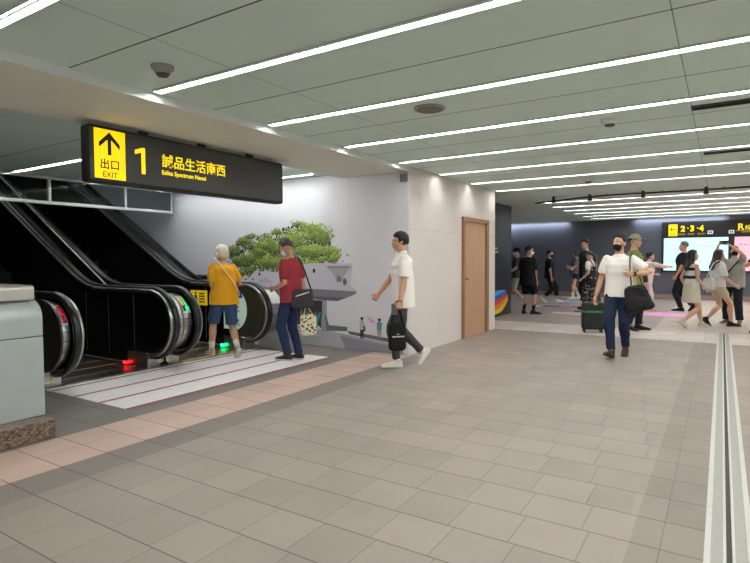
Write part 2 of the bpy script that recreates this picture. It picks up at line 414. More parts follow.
for x, y, L, w, lab in ((-.25, 5.55, 2.4, .14, 'long black slot air vent in the ceiling, the wider and nearer one'), (-.22, 8.05, 2.2, .13, 'narrow black slot air vent in the ceiling, the farther one')):
    r = empty('ceiling_vent', (x, y, CZ)); tag(r, lab, 'air vent', 'slot vents in the hall ceiling')
    bm = bmesh.new(); box(bm, 0, L, -w/2, -w/2+.012, -.012, -.0005); box(bm, 0, L, w/2-.012, w/2, -.012, -.0005); box(bm, 0, .012, -w/2, w/2, -.012, -.0005); box(bm, L-.012, L, -w/2, w/2, -.012, -.0005)
    obj('vent_frame', bm, M_SBLK, r); obj('slot', B(.012, L-.012, -w/2+.012, w/2-.012, -.004, -.0006), mat('slot_black', (8, 8, 8), .9), r)
    bm = bmesh.new()
    for q in (-.2, .2): box(bm, .012, L-.012, q*w-.004, q*w+.004, -.010, -.004)
    obj('vane', bm, M_DGREY, r)

# ------------------------------------------------------------------ aluminium floor joint along the right
r = empty('floor_joint_cover', (0.055, 6, 0)); tag(r, 'long aluminium expansion joint strip with dark gap running down the tiled floor', 'floor joint')
for s in (-1, 1):
    bm = bmesh.new(); box(bm, s*.088-.014, s*.088+.014, -5.5, 5.8, 0, .006); obj('edge_strip', bm, M_ALU, r, bevel=.002)
    bm = bmesh.new(); box(bm, s*.05-.0245, s*.05+.0245, -5.5, 5.8, 0, .003); obj('infill', bm, M_ALUD, r)
    bm = bmesh.new(); box(bm, s*.0185-.007, s*.0185+.007, -5.5, 5.8, 0, .006); obj('inner_strip', bm, M_ALU, r, bevel=.002)
obj('gap', B(-.0115, .0115, -5.5, 5.8, 0, .002), M_GAP, r)

# ------------------------------------------------------------------ far hall: dark partition with rainbow graphic, info board
r = struct('wall_partition_dark', B(-4.62, -4.5, 10.36, 13.50, 0, 2.69), mat('partition_dark', (48, 49, 56), .4, var=.06, scale=2))
def vcmesh(name, polys, mk, parent, m=M_VC):
    """flat print: list of (points, rgb); mk maps (u, v, layer) to 3-D"""
    bm = bmesh.new(); lay = bm.loops.layers.color.new('Col')
    for i, (pts, c) in enumerate(polys):
        try: f = bm.faces.new([bm.verts.new(mk(p[0], p[1], i)) for p in pts])
        except ValueError: continue
        cc = lin(c)
        # byte colour layers are read back as sRGB, so store display values
        for l in f.loops: l[lay] = (c[0]/255, c[1]/255, c[2]/255, 1)
    me = bpy.data.meshes.new(name); bm.to_mesh(me); bm.free(); me.materials.append(m)
    o = bpy.data.objects.new(name, me); return link(o, parent)
def arc_band(cx, cz, r0, r1, a0, a1, n=16, sx=1.0):
    o = [(cx+sx*r1*math.cos(a0+(a1-a0)*i/n), cz+r1*math.sin(a0+(a1-a0)*i/n)) for i in range(n+1)]
    return o+[(cx+sx*r0*math.cos(a1-(a1-a0)*i/n), cz+r0*math.sin(a1-(a1-a0)*i/n)) for i in range(n+1)]
t = empty('rainbow_decal', (-4.498, 12.2, 0.02)); tag(t, 'rounded rainbow striped decal at the foot of the dark partition', 'decal')
pol = []; cols = [(70, 165, 225), (60, 98, 190), (215, 80, 62), (238, 135, 50), (248, 205, 62)]
def rr(y):   # outline of a tilted pill
    return 1
top = [(-.9, .58), (.75, .60), (.95, .55), (1.05, .46)]
Np = 24
for i, c in enumerate(cols):
    # diagonal bands following the pill's slope
    a0, a1 = i/5.0, (i+1)/5.0
    def edge(f):
        pts = []
        for k in range(Np+1):
            y = -1.2+2.25*k/Np
            hi = .60-.16*max(0, (y-.75)/.30)**2 if y > .75 else .60
            lo = .02+.05*max(0, y+.2)+.24*max(0, (y-.4)/.65)**2
            zmid = hi-(hi-lo)*f+(.12*(y-.3) if 0 < f < 1 else 0)
            pts.append((y, min(hi, max(lo, zmid))))
        return pts
    e0, e1 = edge(a0), edge(a1)
    for k in range(Np): pol.append(([e0[k], e0[k+1], e1[k+1], e1[k]], c))
vcmesh('stripes', pol, lambda u, v, i: (0.0006, u, v), t)
text('partition_lettering', 'centre\nmuseum', .085, (-4.496, 12.25, 1.60), ROT_PX, mat('white_letter', (225, 225, 225), .5), None)
o = bpy.data.objects['partition_lettering']; tag(o, 'two small lines of white lettering on the dark partition', 'lettering')
# info board on the far wall
r = empty('information_sign', (-1.70, 20.40, 0.9)); tag(r, 'wide black station information board with lit map screens on the navy wall', 'sign board')
W_ = 4.6
bm = bmesh.new(); box(bm, 0, W_, -.02, .05, 0, 1.66); obj('board', bm, M_SBLK, r, bevel=.01)
M_SCR = mat('lit_map_screen', (205, 240, 250), .3, var=.10, scale=1.2, emit=(190, 236, 250), estr=0.85)
M_SCRP = mat('lit_pink_screen', (245, 190, 205), .3, var=.12, scale=1.5, emit=(244, 176, 196), estr=0.7)
obj('map_screen', B(.07, 1.86, -.028, -.02, .06, 1.12), M_SCR, r); obj('pink_screen', B(2.02, 4.5, -.028, -.02, .06, 1.12), M_SCRP, r)
obj('arrow_box', B(.20, .455, -.030, -.02, 1.185, 1.56), M_YSIGN, r)
bm = bmesh.new()
for p in ([(.24, 1.40), (.29, 1.46), (.32, 1.46), (.275, 1.41), (.42, 1.41), (.42, 1.39), (.275, 1.39), (.32, 1.34), (.29, 1.34)],):
    prism_xz(bm, p, -.033, -.030)
box(bm, .25, .41, -.033, -.030, 1.24, 1.256); box(bm, .27, .39, -.033, -.030, 1.21, 1.22)
obj('arrow', bm, M_INK, r)
for x, s in ((.55, '2'), (.81, '3'), (1.07, '4')):
    text('number', s, .245, (x, -.031, 1.335), ROT_MY, M_YTXT, r, bold=.010)
bm = bmesh.new()
for x in (.735, 1.005): box(bm, x, x+.035, -.032, -.02, 1.41, 1.445)
obj('dot', bm, M_YTXT, r)
bm = bmesh.new(); random.seed(3)
for x0 in (.47, .75, 1.02):
    for z in (1.245, 1.215):
        x = x0
        while x < x0+.19:
            w = random.uniform(.015, .04); box(bm, x, x+w, -.031, -.02, z, z+.018); x += w+.010
for z, a, b in ((1.30, 2.06, 2.9), (1.255, 2.2, 2.8)):
    x = a
    while x < b:
        w = random.uniform(.02, .05); box(bm, x, x+w, -.031, -.02, z, z+.022); x += w+.012
obj('small_print', bm, mat('dull_yellow_print', (200, 170, 60), .5, var=0, emit=(200, 165, 40), estr=.3), r)
bm = bmesh.new(); box(bm, 1.30, 1.45, -.031, -.02, 1.225, 1.335); box(bm, 1.86, 2.01, -.031, -.02, 1.225, 1.335)
obj('pictogram_plate', bm, mat('lit_white_plate', (225, 228, 230), .5, var=0, emit=(225, 228, 230), estr=.5), r)
bm = bmesh.new()
for x in (1.33, 1.38, 1.89, 1.94): box(bm, x, x+.035, -.033, -.031, 1.25, 1.31)
obj('pictogram', bm, M_INK, r)
text('route_letter', 'R', .27, (2.09, -.031, 1.34), ROT_MY, M_YTXT, r, bold=.006)
text('route_character', '線', .17, (2.28, -.031, 1.345), ROT_MY, M_YTXT, r)
bm = bmesh.new()
for i in range(5): box(bm, 2.15+i*.12, 2.22+i*.12, -.030, -.028, .86, .90)
for i in range(14): box(bm, 1.02+.045*i, 1.05+.045*i, -.030, -.028, .84+(i % 3)*.01, .858+(i % 3)*.01)
obj('screen_print', bm, mat('screen_ink', (120, 160, 185), .5, var=0, emit=(120, 160, 185), estr=.4), r)
# coloured stickers on the far floor
def fsticker(x, y, rx, ry, cols, label, rz=0.0):
    pol = []
    for i, c in enumerate(cols):
        f0 = 1-i/len(cols)
        pol.append(([(rx*f0*math.cos(2*PI*k/28), ry*f0*math.sin(2*PI*k/28)) for k in range(28)], c))
    o = vcmesh('floor_sticker', pol, lambda u, v, i: (u, v, .001+.0006*i), None); o.location = (x, y, 0.0005); o.rotation_euler = (0, 0, rz)
    tag(o, label, 'floor sticker', 'coloured stickers on the far floor')
fsticker(-3.75, 16.0, .95, .55, [(225, 205, 205), (70, 78, 120), (200, 90, 120), (120, 170, 200)], 'navy and pink oval floor sticker before the group of three', .2)
fsticker(-4.3, 18.0, .7, .5, [(150, 160, 200), (190, 180, 215)], 'pale lilac floor sticker near the navy wall')
fsticker(-1.2, 15.0, .62, .5, [(238, 150, 200), (225, 185, 235), (240, 130, 185)], 'bright pink floor sticker beside the lady in pale pink')
fsticker(-3.1, 14.1, .55, .3, [(216, 170, 165), (190, 150, 160)], 'faded rose floor sticker behind the black suitcase')
# ------------------------------------------------------------------ hanging exit sign
r = empty('hanging_exit_sign', (-4.70, 4.0, 2.09)); tag(r, 'long black hanging exit sign with yellow arrow box and lettering', 'sign')
Y0, Y1 = 2.715, 5.22
SX = 0.02           # front face, local x
def sy(y): return y-4.0
def sz(z): return z-2.09
bm = bmesh.new(); box(bm, -.13, SX, sy(Y0), sy(Y1), 0.0, .51); obj('sign_case', bm, M_SBLK, r, bevel=.03)
obj('face_plate', B(SX-.002, SX+.003, sy(2.72), sy(5.19), .03, .48), M_SFACE, r)
obj('arrow_box', B(SX+.003, SX+.006, sy(2.76), sy(3.055), .038, .475), M_YSIGN, r)
ar = [(2.902, 2.545), (3.0, 2.445), (3.0, 2.40), (2.918, 2.478), (2.918, 2.34), (2.884, 2.34), (2.884, 2.478), (2.802, 2.40), (2.802, 2.445)]
bm = bmesh.new(); prism_yz(bm, [(sy(a), sz(b)) for a, b in ar], SX+.006, SX+.008); obj('arrow', bm, M_INK, r)
text('exit_characters', '出口', .098, (SX+.007, sy(2.902), sz(2.222)), ROT_PX, M_INK, r, 'CENTER', .0015)
text('exit_word', 'EXIT', .07, (SX+.007, sy(2.902), sz(2.142)), ROT_PX, M_INK, r, 'CENTER', .0005)
bm = bmesh.new(); prism_yz(bm, [(sy(a), sz(b)) for a, b in ((3.222, 2.215), (3.262, 2.215), (3.262, 2.462), (3.232, 2.462), (3.155, 2.432), (3.155, 2.392), (3.222, 2.416))], SX+.003, SX+.006); obj('number', bm, M_YTXT, r)
text('place_characters', '誠品生活南西', .137, (SX+.004, sy(3.445), sz(2.325)), ROT_PX, M_YTXT, r, bold=.0016)
text('place_name', 'Eslite Spectrum Nanxi', .061, (SX+.004, sy(3.443), sz(2.24)), ROT_PX, M_YTXT, r, bold=.0014)
for y in (3.3, 4.0, 4.7): obj('hanger', B(-.07, -.04, sy(y)-.05, sy(y)+.05, .508, .546), M_SBLK, r)

# ------------------------------------------------------------------ glass smoke barrier at the edge of the escalator void
r = empty('glass_smoke_barrier', (-8.90, 4.0, 2.27)); tag(r, 'steel framed glass smoke barrier hanging over the escalators', 'glass barrier')
bm = bmesh.new(); box(bm, -.03, .03, -3.6, 2.76, 0, .05); obj('bottom_rail', bm, M_STEELW, r, bevel=.004)
bm = bmesh.new(); box(bm, -.03, .03, -3.6, 2.76, .39, .429); obj('top_rail', bm, M_STEELW, r, bevel=.004)
ys = [-3.57, -2.1, -.81, .505, 1.79, 2.74]
for y in ys:
    obj('post', B(-.025, .025, y-.02, y+.02, .05, .39), M_STEELW, r)
for a, b in zip(ys, ys[1:]): obj('glass_pane', B(-.006, .006, a+.02, b-.02, .05, .39), M_GLASS, r)

# ------------------------------------------------------------------ escalators
CX, CZ0 = -6.15, 0.585
SL = math.tan(rad(29.5))
def outline(rr, zf=1.0, far=-14.2):
    pts = []
    for k in range(0, 25):
        a = rad(-100+190*k/24); pts.append((CX+rr*1.03*math.cos(a), CZ0+rr*math.sin(a)))
    zt = CZ0+rr
    pts += [(-6.6, zt), (-7.1, zt), (-7.4, zt+.012), (-7.6, zt+.05), (-7.8, zt+.125), (-8.0, zt+.225)]
    x = -8.0
    while x > far: x -= 1.0; pts.append((x, zt+.225+(-8.0-x)*SL))
    return pts
def balustrade_poly(rr, far=-14.2):
    o = outline(rr, far=far); xe, ze = o[-1]
    return o+[(xe, ze-1.0), (-8.0, .12), (-7.6, .02), (-6.28, .02)]
def D_poly(rr, xb):
    o = [p for p in outline(rr) if p[0] >= xb]; o = o[:25]
    return o+[(xb, CZ0+rr), (xb, CZ0-rr*.95)]
def on_arc(rr, a): return (CX+rr*1.03*math.cos(rad(a)), CZ0+rr*math.sin(rad(a)))
def curved_plate(bm, rr, a0, a1, y0, y1, th=.004, n=8):
    o = [on_arc(rr+th, a0+(a1-a0)*k/n) for k in range(n+1)]; i = [on_arc(rr, a1-(a1-a0)*k/n) for k in range(n+1)]
    prism_xz(bm, o+i, y0, y1)
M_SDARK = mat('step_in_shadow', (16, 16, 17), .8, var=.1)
def escalator(label, ya, yb, deck_a, deck_b, sig, disp):
    """ya, yb = the two handrails; deck_a/deck_b = (y0, y1) of the steel newel bodies outside them"""
    r = empty('escalator', (-6.2, (ya+yb)/2, 0)); oy = -(ya+yb)/2
    tag(r, label, 'escalator', 'pair of escalators')
    def put(name, bm, m, par=r, sm=False, bv=0.0):
        for v in bm.verts: v.co = V((v.co.x+6.2, v.co.y+oy, v.co.z))
        return obj(name, bm, m, par, smooth=sm, bevel=bv)
    for y, si in ((ya, 1), (yb, -1)):
        bm = bmesh.new(); prism_xz(bm, balustrade_poly(.385), y+si*.05-.012, y+si*.05+.012); bal = put('balustrade', bm, M_BLACK)
        for x in (-6.47, -7.04, -7.58):
            bm = bmesh.new(); box(bm, x-.004, x+.004, y+si*.05-.0145, y+si*.05+.0145, .12, .955)
            put('panel_seam', bm, mat('seam_grey', (88, 88, 90), .4), bal)
        bm = bmesh.new(); sweep_xz(bm, [p for p in outline(.412) if p[0] > -7.45], y+si*.045, .06, .05); put('handrail_guide', bm, M_STEEL)
        bm = bmesh.new(); sweep_xz(bm, [p for p in outline(.412) if p[0] <= -7.3], y+si*.045, .06, .05); put('incline_guide', bm, M_BROWN)
        bm = bmesh.new(); sweep_xz(bm, outline(.44), y-si*.005, .075, .055); put('handrail', bm, M_RUB, sm=True)
        bm = bmesh.new(); box(bm, -6.62, -6.19, y-.11 if si > 0 else y-.07, y+.07 if si > 0 else y+.11, 0, .20); put('newel_base', bm, M_STEEL, bv=.004)
        bm = bmesh.new(); box(bm, -7.65, -6.4, y+si*.0625-.0065, y+si*.0625+.0065, .03, .055); put('skirt_trim', bm, M_STEELW)
    for (y0, y1), nm in ((deck_a, 'near'), (deck_b, 'far')):
        if y1-y0 < .03: continue
        bm = bmesh.new(); prism_xz(bm, D_poly(.375, -6.55), y0, y1); nb = put('newel_body', bm, M_STEEL)
        bm = bmesh.new(); prism_xz(bm, [p for p in outline(.36) if p[0] <= -6.55]+[(-15.0, 3.0), (-8.0, .1), (-6.55, .1)], y0+.003, y1-.003); dk = put('deck', bm, M_BLACK)
        dc = disp if (nm == 'near') == (sig == 'red') else None
        ym = (y0+y1)/2
        bm = bmesh.new(); curved_plate(bm, .376, 20, 62, y0+.012, y1-.008, .003); put('display_frame', bm, M_STICK, nb)
        if nm == 'near':
            dw = y1-y0
            bm = bmesh.new(); curved_plate(bm, .380, 24, 58, y0+.02, y1-.015, .003); put('display', bm, mat('display_black', (15, 12, 12), .3), nb)
            if sig == 'red':
                bm = bmesh.new(); random.seed(5)
                for k in range(8):
                    for q in range(4):
                        if random.random() < .78:
                            a = 26+k*4; yy = y0+.025+q*(dw-.045)/4
                            curved_plate(bm, .384, a, a+3, yy, yy+(dw-.045)/4-.004, .002, 2)
                put('display_segments', bm, M_REDD, nb)
            else:
                bm = bmesh.new(); curved_plate(bm, .384, 36, 60, y0+.02, ym-.01, .002); put('display_notice', bm, mat('notice_orange', (235, 150, 90), .4, var=.3, scale=30, emit=(235, 150, 90), estr=.5), nb)
                bm = bmesh.new(); curved_plate(bm, .384, 24, 33, ym-.01, y1-.02, .002); curved_plate(bm, .384, 33, 58, ym+.005, ym+.03, .002); put('display_segments', bm, M_GRND, nb)
        bm = bmesh.new()
        for a in (8, -6, -24, -42): curved_plate(bm, .375, a, a+.9, y0+.002, y1-.002, .0015, 1)
        put('newel_joint', bm, mat('joint_dark', (70, 70, 70), .4), nb)
        bm = bmesh.new(); box(bm, -6.191, -6.186, ym-.03, ym+.03, .05, .17); put('white_label', bm, M_STICK, nb)
        bm = bmesh.new(); box(bm, -6.191, -6.186, ym+.033, ym+.06, .06, .13); put('yellow_label', bm, M_YEL, nb)
    # steps and comb
    bm = bmesh.new(); box(bm, -6.40, -6.12, ya+.07, yb-.07, 0, .016)
    for k in range(26):
        yy = ya+.08+k*(yb-ya-.16)/26; box(bm, -6.47, -6.40, yy, yy+.02, 0, .014)
    cp = put('comb_plate', bm, M_STEEL)
    if sig == 'green':
        bm = bmesh.new(); box(bm, -6.19, -6.15, ya+.07, yb-.07, .016, .018); put('comb_line', bm, M_YEL, cp)
    x, z = -6.42, .01
    for k in range(22):
        if k > 2: z += .17 if k > 4 else .085
        w = .40 if k < 3 else .30
        bm = bmesh.new(); box(bm, x-w, x, ya+.075, yb-.075, z-.19, z)
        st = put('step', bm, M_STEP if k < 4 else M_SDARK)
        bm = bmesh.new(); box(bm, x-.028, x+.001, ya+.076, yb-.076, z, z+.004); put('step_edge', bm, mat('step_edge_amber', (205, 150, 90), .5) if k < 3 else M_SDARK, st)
        x -= w
    # signal light at the mouth
    yl = yb-.10
    bm = bmesh.new(); loft(bm, [((-6.66, yl, .045), (0, .010, 0), (0, 0, .014)), ((-6.65, yl, .045), (0, .018, 0), (0, 0, .018)), ((-6.59, yl, .045), (0, .018, 0), (0, 0, .018)), ((-6.58, yl, .045), (0, .010, 0), (0, 0, .012))], 14)
    put('signal_light', bm, M_RED if sig == 'red' else M_GREEN, sm=True)
    return r, put
ea, putA = escalator('nearer escalator with red no-entry display and red floor light, coming down', 3.135, 4.36, (3.012, 3.09), (4.405, 4.519), 'red', None)
bm = bmesh.new(); prism_xz(bm, balustrade_poly(.395), 2.985, 3.008); putA('outer_panel', bm, M_BROWN)
eb, putB = escalator('farther escalator with green display and green floor light, going up', 4.70, 6.02, (4.532, 4.655), (6.065, 6.38), 'green', None)
# bright strip along the joint of the two decks
tp = [(-7.30, .96), (-7.5, 1.06)]+[(-7.5-k, 1.06+.583*k) for k in range(1, 7)]
bm = bmesh.new(); prism_xz(bm, tp+[(-13.5, 3.6), (-8.2, .9)], 4.5205, 4.5305); dv = putA('deck_divider', bm, M_BLACK)
bm = bmesh.new(); sweep_xz(bm, tp, 4.5255, .010, .03); putA('divider_trim', bm, M_WHITE, dv)
bm = bmesh.new(); sweep_xz(bm, [p for p in outline(.378) if p[0] <= -7.4], 3.0, .03, .014); putA('deck_trim', bm, M_STEELW)
bm = bmesh.new(); prism_xz(bm, [p for p in outline(.40) if p[0] <= -6.6]+[(-15.0, 3.0), (-8.0, .1), (-6.6, .1)], 6.38, 6.42); putB('outer_panel', bm, M_BLACK)
bm = bmesh.new(); sweep_xz(bm, [(-7.66, 1.085), (-8.08, 1.085), (-8.26, 1.14)]+[(-8.26-k, 1.14+k*SL*.92) for k in range(1, 7)], 6.55, .07, .085); putB('wall_rail', bm, M_RUB, sm=True)
bm = bmesh.new(); box(bm, -7.67, -7.635, 6.515, 6.585, 1.04, 1.13); putB('rail_end', bm, M_STEEL, bv=.01)
bm = bmesh.new(); sweep_xz(bm, [(-8.6-k, 1.24+k*SL*.93) for k in range(0, 7)], 6.50, .02, .012); putB('rail_trim', bm, M_STEELW)
bm = bmesh.new(); prism_xz(bm, D_poly(.383, -6.42), 5.954, 5.9575); putB('newel_panel', bm, mat('olive_reflection_tint', (78, 76, 60), .3, .4, var=.1, scale=4))  # lighter olive of the reflections is put into this panel's base colour
# notices on the far inner panel of the green escalator
def oval_poly():
    o = [(-6.62, .31), (-6.47, .31)]
    for k in range(13):
        a = rad(-70+140*k/12); o.append((-6.42+.31*math.cos(a), .62+.33*math.sin(a)))
    return o+[(-6.47, .955), (-6.62, .955)]
bm = bmesh.new(); prism_xz(bm, oval_poly(), 5.9532, 5.9582); st = putB('safety_notice', bm, mat('notice_pale_green', (205, 228, 212), .5, var=.04, emit=(205, 228, 212), estr=.18))
bm = bmesh.new(); prism_xz(bm, [(-6.63, .80), (-6.20, .80), (-6.22, .87), (-6.29, .93), (-6.40, .965), (-6.63, .965)], 5.9502, 5.9532); putB('notice_heading', bm, mat('notice_blue', (40, 70, 150), .5, emit=(40, 70, 150), estr=.15), st)
bm = bmesh.new()
for cx, cz in ((-6.50, .66), (-6.34, .68), (-6.50, .48), (-6.34, .47)):
    box(bm, cx-.02, cx+.015, 5.9492, 5.9532, cz-.05, cz+.03); ball(bm, (cx-.002, 5.9522, cz+.052), (.018, .003, .018), None, 10, 6)
    box(bm, cx+.03, cx+.05, 5.9492, 5.9532, cz-.04, cz)
    for i in range(2): box(bm, cx-.03, cx+.08, 5.9492, 5.9532, cz-.075-.02*i, cz-.068-.02*i)
putB('notice_pictograms', bm, M_INK, st)
bm = bmesh.new()
for i in range(3): box(bm, -6.60+i*.02, -6.30, 5.9472, 5.9502, .84+i*.028, .852+i*.028)
putB('heading_print', bm, M_STICK, st)
bm = bmesh.new(); box(bm, -7.40, -7.0, 5.9512, 5.9582, .655, .895); yp = putB('walk_notice', bm, mat('notice_yellow', (240, 205, 30), .5, var=.05, emit=(240, 205, 30), estr=.22))
bm = bmesh.new(); ball(bm, (-7.27, 5.9492, .85), (.022, .003, .022), None, 10, 6)
prism_xz(bm, [(-7.30, .82), (-7.25, .82), (-7.235, .74), (-7.25, .68), (-7.23, .665), (-7.255, .665), (-7.27, .73), (-7.285, .665), (-7.31, .665), (-7.295, .74)], 5.9472, 5.9512)
for i in range(4): box(bm, -7.19, -7.06, 5.9472, 5.9512, .70+i*.045, .72+i*.045)
putB('walk_pictogram', bm, M_INK, yp)
# steel landing plate with maroon lines
r = empty('landing_plate', (-5.38, 4.56, 0)); tag(r, 'pale steel landing plate with maroon lines before the escalators', 'floor plate')
bm = bmesh.new()
for y0, y1 in ((-1.56, -.85), (-.846, -.48), (-.476, .55), (.554, 1.57)): box(bm, -.725, .73, y0, y1, 0.0, .006)
obj('plate', bm, M_PLATE, r)
bm = bmesh.new()
for x in (-6.0, -5.55, -5.10, -4.66): box(bm, x+5.38-.019, x+5.38+.019, -1.56, 1.57, .006, .0075)
obj('line', bm, M_STRIPE, r)

# ------------------------------------------------------------------ steel cabinet on a granite plinth at the left
r = empty('steel_cabinet', (-4.9, 1.4, 0)); tag(r, 'grey steel cabinet with rounded top on a granite plinth', 'cabinet')
def prof(z0, z1, x1, x0, rr):
    return [(x0, z0), (x1, z0)]+[(x1-rr+rr*math.cos(rad(a)), z1-rr+rr*math.sin(rad(a))) for a in range(0, 91, 10)]+[(x0, z1)]
bm = bmesh.new(); prism_xz(bm, [(x+4.9, z) for x, z in prof(.793, 1.08, -4.60, -6.0, .15)], .2-1.4, 2.25-1.4); obj('upper_casing', bm, M_CAB, r, bevel=.006)
obj('lower_casing', B(-1.1, .30, -1.2, .85, .15, .787), M_CAB, r, bevel=.006)
obj('shadow_gap', B(-1.09, .292, -1.19, .842, .78, .80), M_DGREY, r)
bm = bmesh.new(); prism_xz(bm, [(x+4.9, z) for x, z in prof(1.08, 1.20, -4.66, -6.0, .035)], .2-1.4, 2.225-1.4); obj('cap', bm, M_CABT, r, bevel=.012)
obj('plinth', B(-1.25, .47, -1.3, .84, 0, .15), M_GRAN, r, bevel=.008)

# ------------------------------------------------------------------ printed mural
MY = 6.838
r = empty('wall_mural', (-6.0, MY, 0)); tag(r, 'large pale grey printed wall mural of a tree and white building', 'mural')
def grad_mat():
    m = bpy.data.materials.new('mural_print_and_light'); m.use_nodes = True; b = m.node_tree.nodes['Principled BSDF']; n = NT(m); x, y, z, P = n.pos()
    f = n.op('MULTIPLY', n.op('ADD', x, 8.5), .28); f = n.op('MINIMUM', n.op('MAXIMUM', f, 0.0), 1.0)
    c = n.mix(f, lin((196, 196, 200)), lin((222, 220, 224)))  # printed greys, with the light's falloff towards the left put in too
    s = n.op('MAXIMUM', n.band(x, -4.80, -4.795), n.band(x, -7.02, -7.015)); c = n.mix(n.op('MULTIPLY', s, .25), c, lin((150, 150, 155)))
    m.node_tree.links.new(c, b.inputs['Base Color']); b.inputs['Roughness'].default_value = .5
    return m
obj('sky_print', B(-10, 2.213, 0, .02, 0.004, 5.6), grad_mat(), r)
def mk(L): return lambda u, v, i: (u+6.0, -.0006*L-1.4e-5*i, v)
poly = []
# printed pavement and shadow
poly += [([(-7.2, .005), (-3.87, .005), (-3.87, .135), (-4.3, .17), (-5.11, .25), (-6.2, .33), (-6.75, .30), (-7.2, .2)], (176, 172, 176))]
for k in range(9):
    z = .03+.028*k; poly.append(([(-6.7+.1*k, z), (-4.9-.02*k, z-.012+.002*k), (-4.9-.02*k, z-.004+.002*k), (-6.7+.1*k, z+.008)], (205, 203, 206)))
poly += [([(-4.9, .005), (-3.87, .005), (-3.87, .11), (-4.4, .14), (-5.0, .2)], (150, 146, 158))]
poly += [([(-4.86, .285), (-3.87, .205), (-3.87, .14), (-4.82, .235)], (112, 108, 112)), ([(-5.40, .357), (-4.86, .345), (-4.86, .28), (-5.36, .255)], (108, 118, 116))]
vcmesh('printed_ground', poly, mk(1), r)
# building
poly = [([(-6.477, .76), (-5.30, .735), (-5.30, .33), (-6.25, .33), (-6.7, .26)], (58, 56, 60))]
random.seed(11)
for k in range(46):
    x = random.uniform(-6.45, -5.34); h = random.uniform(.14, .32); w = random.uniform(.02, .05); z = .33+random.uniform(-.03, .05)
    c = random.choice([(120, 110, 112), (36, 36, 42), (150, 130, 130), (70, 110, 125), (170, 165, 165), (90, 70, 76)])
    poly.append(([(x, z), (x+w, z), (x+w*.9, z+h*.7), (x+w*.5, z+h), (x+w*.1, z+h*.7)], c))
poly += [([(-5.34, .75), (-5.255, .75), (-5.26, .25), (-5.37, .25)], (160, 156, 160))]
poly += [([(-5.55, .32), (-5.45, .30), (-5.37, .55), (-5.40, .56)], (70, 140, 140)), ([(-5.30, .50), (-5.26, .5), (-5.20, .29), (-5.26, .28)], (90, 130, 132))]
hull = [(-7.02, .90), (-7.018, .963), (-6.92, 1.10), (-6.78, 1.21), (-6.63, 1.272), (-6.2, 1.275), (-5.6, 1.325), (-5.1, 1.335), (-4.774, 1.325), (-4.755, 1.27), (-4.80, 1.0), (-4.684, .906), (-4.70, .86), (-5.0, .86), (-6.0, .88), (-6.6, .90)]
poly += [(hull, (196, 192, 200)), ([(-4.70, .86), (-4.684, .90), (-5.4, .915), (-6.95, .92), (-7.02, .90), (-6.95, .86), (-6.48, .79), (-5.81, .775), (-5.4, .742), (-5.04, .74), (-4.86, .80)], (130, 123, 131))]
poly += [([(-4.86, .80), (-5.04, .74), (-5.4, .742), (-5.81, .775), (-6.4, .79), (-6.0, .81), (-5.3, .80)], (104, 98, 106))]
poly += [([(-5.274, 1.285), (-4.774, 1.286), (-4.907, 1.147), (-4.965, 1.038), (-5.061, 1.036), (-5.099, 1.129)], (168, 162, 170)), ([(-5.24, 1.285), (-4.80, 1.286), (-4.86, 1.26), (-5.2, 1.255)], (140, 132, 140)), ([(-5.05, 1.13), (-4.98, 1.13), (-4.97, 1.04), (-5.05, 1.04)], (126, 120, 128))]
poly += [([(-4.94, 1.08), (-4.89, 1.10), (-4.86, 1.04), (-4.88, .99), (-4.93, .995)], (120, 96, 100))]
def oval(cx, cz, a, b, n=14): return [(cx+a*math.cos(2*PI*k/n), cz+b*math.sin(2*PI*k/n)) for k in range(n)]
poly += [(oval(-5.505, 1.208, .028, .035), (40, 38, 42)), (oval(-6.70, 1.14, .022, .03), (44, 42, 46)), (oval(-6.86, 1.05, .018, .02), (60, 58, 62)), (oval(-6.55, 1.06, .012, .015), (70, 68, 72))]
poly += [([(-6.72, 1.0), (-6.40, .99), (-6.42, 1.04), (-6.70, 1.05)], (180, 176, 186))]
vcmesh('printed_building', poly, mk(3), r)
# printed people at the right of the mural
def printed_person(x, z, h, top, low, skin=(190, 150, 130)):
    return [([(x-.03, z), (x-.012, z), (x, z+h*.45), (x-.035, z+h*.45)], low), ([(x+.005, z), (x+.024, z), (x+.03, z+h*.45), (x-.005, z+h*.45)], low), ([(x-.045, z+h*.42), (x+.04, z+h*.42), (x+.045, z+h*.78), (x+.015, z+h*.85), (x-.02, z+h*.85), (x-.045, z+h*.78)], top), (oval(x, z+h*.92, .024, .028), skin), (oval(x, z+h*.95, .026, .022), (40, 34, 34))]
vcmesh('printed_walker', printed_person(-4.587, .18, .33, (196, 186, 190), (52, 46, 54))+[([(-4.56, .30), (-4.53, .30), (-4.53, .38), (-4.56, .38)], (46, 40, 46))], mk(4), r)
vcmesh('printed_walker', printed_person(-4.275, .215, .29, (84, 150, 165), (160, 140, 140)), mk(4), r)
vcmesh('printed_pink_mark', [([(-4.5, .54), (-4.42, .50), (-4.34, .44), (-4.44, .44)], (240, 160, 185))], mk(4), r)
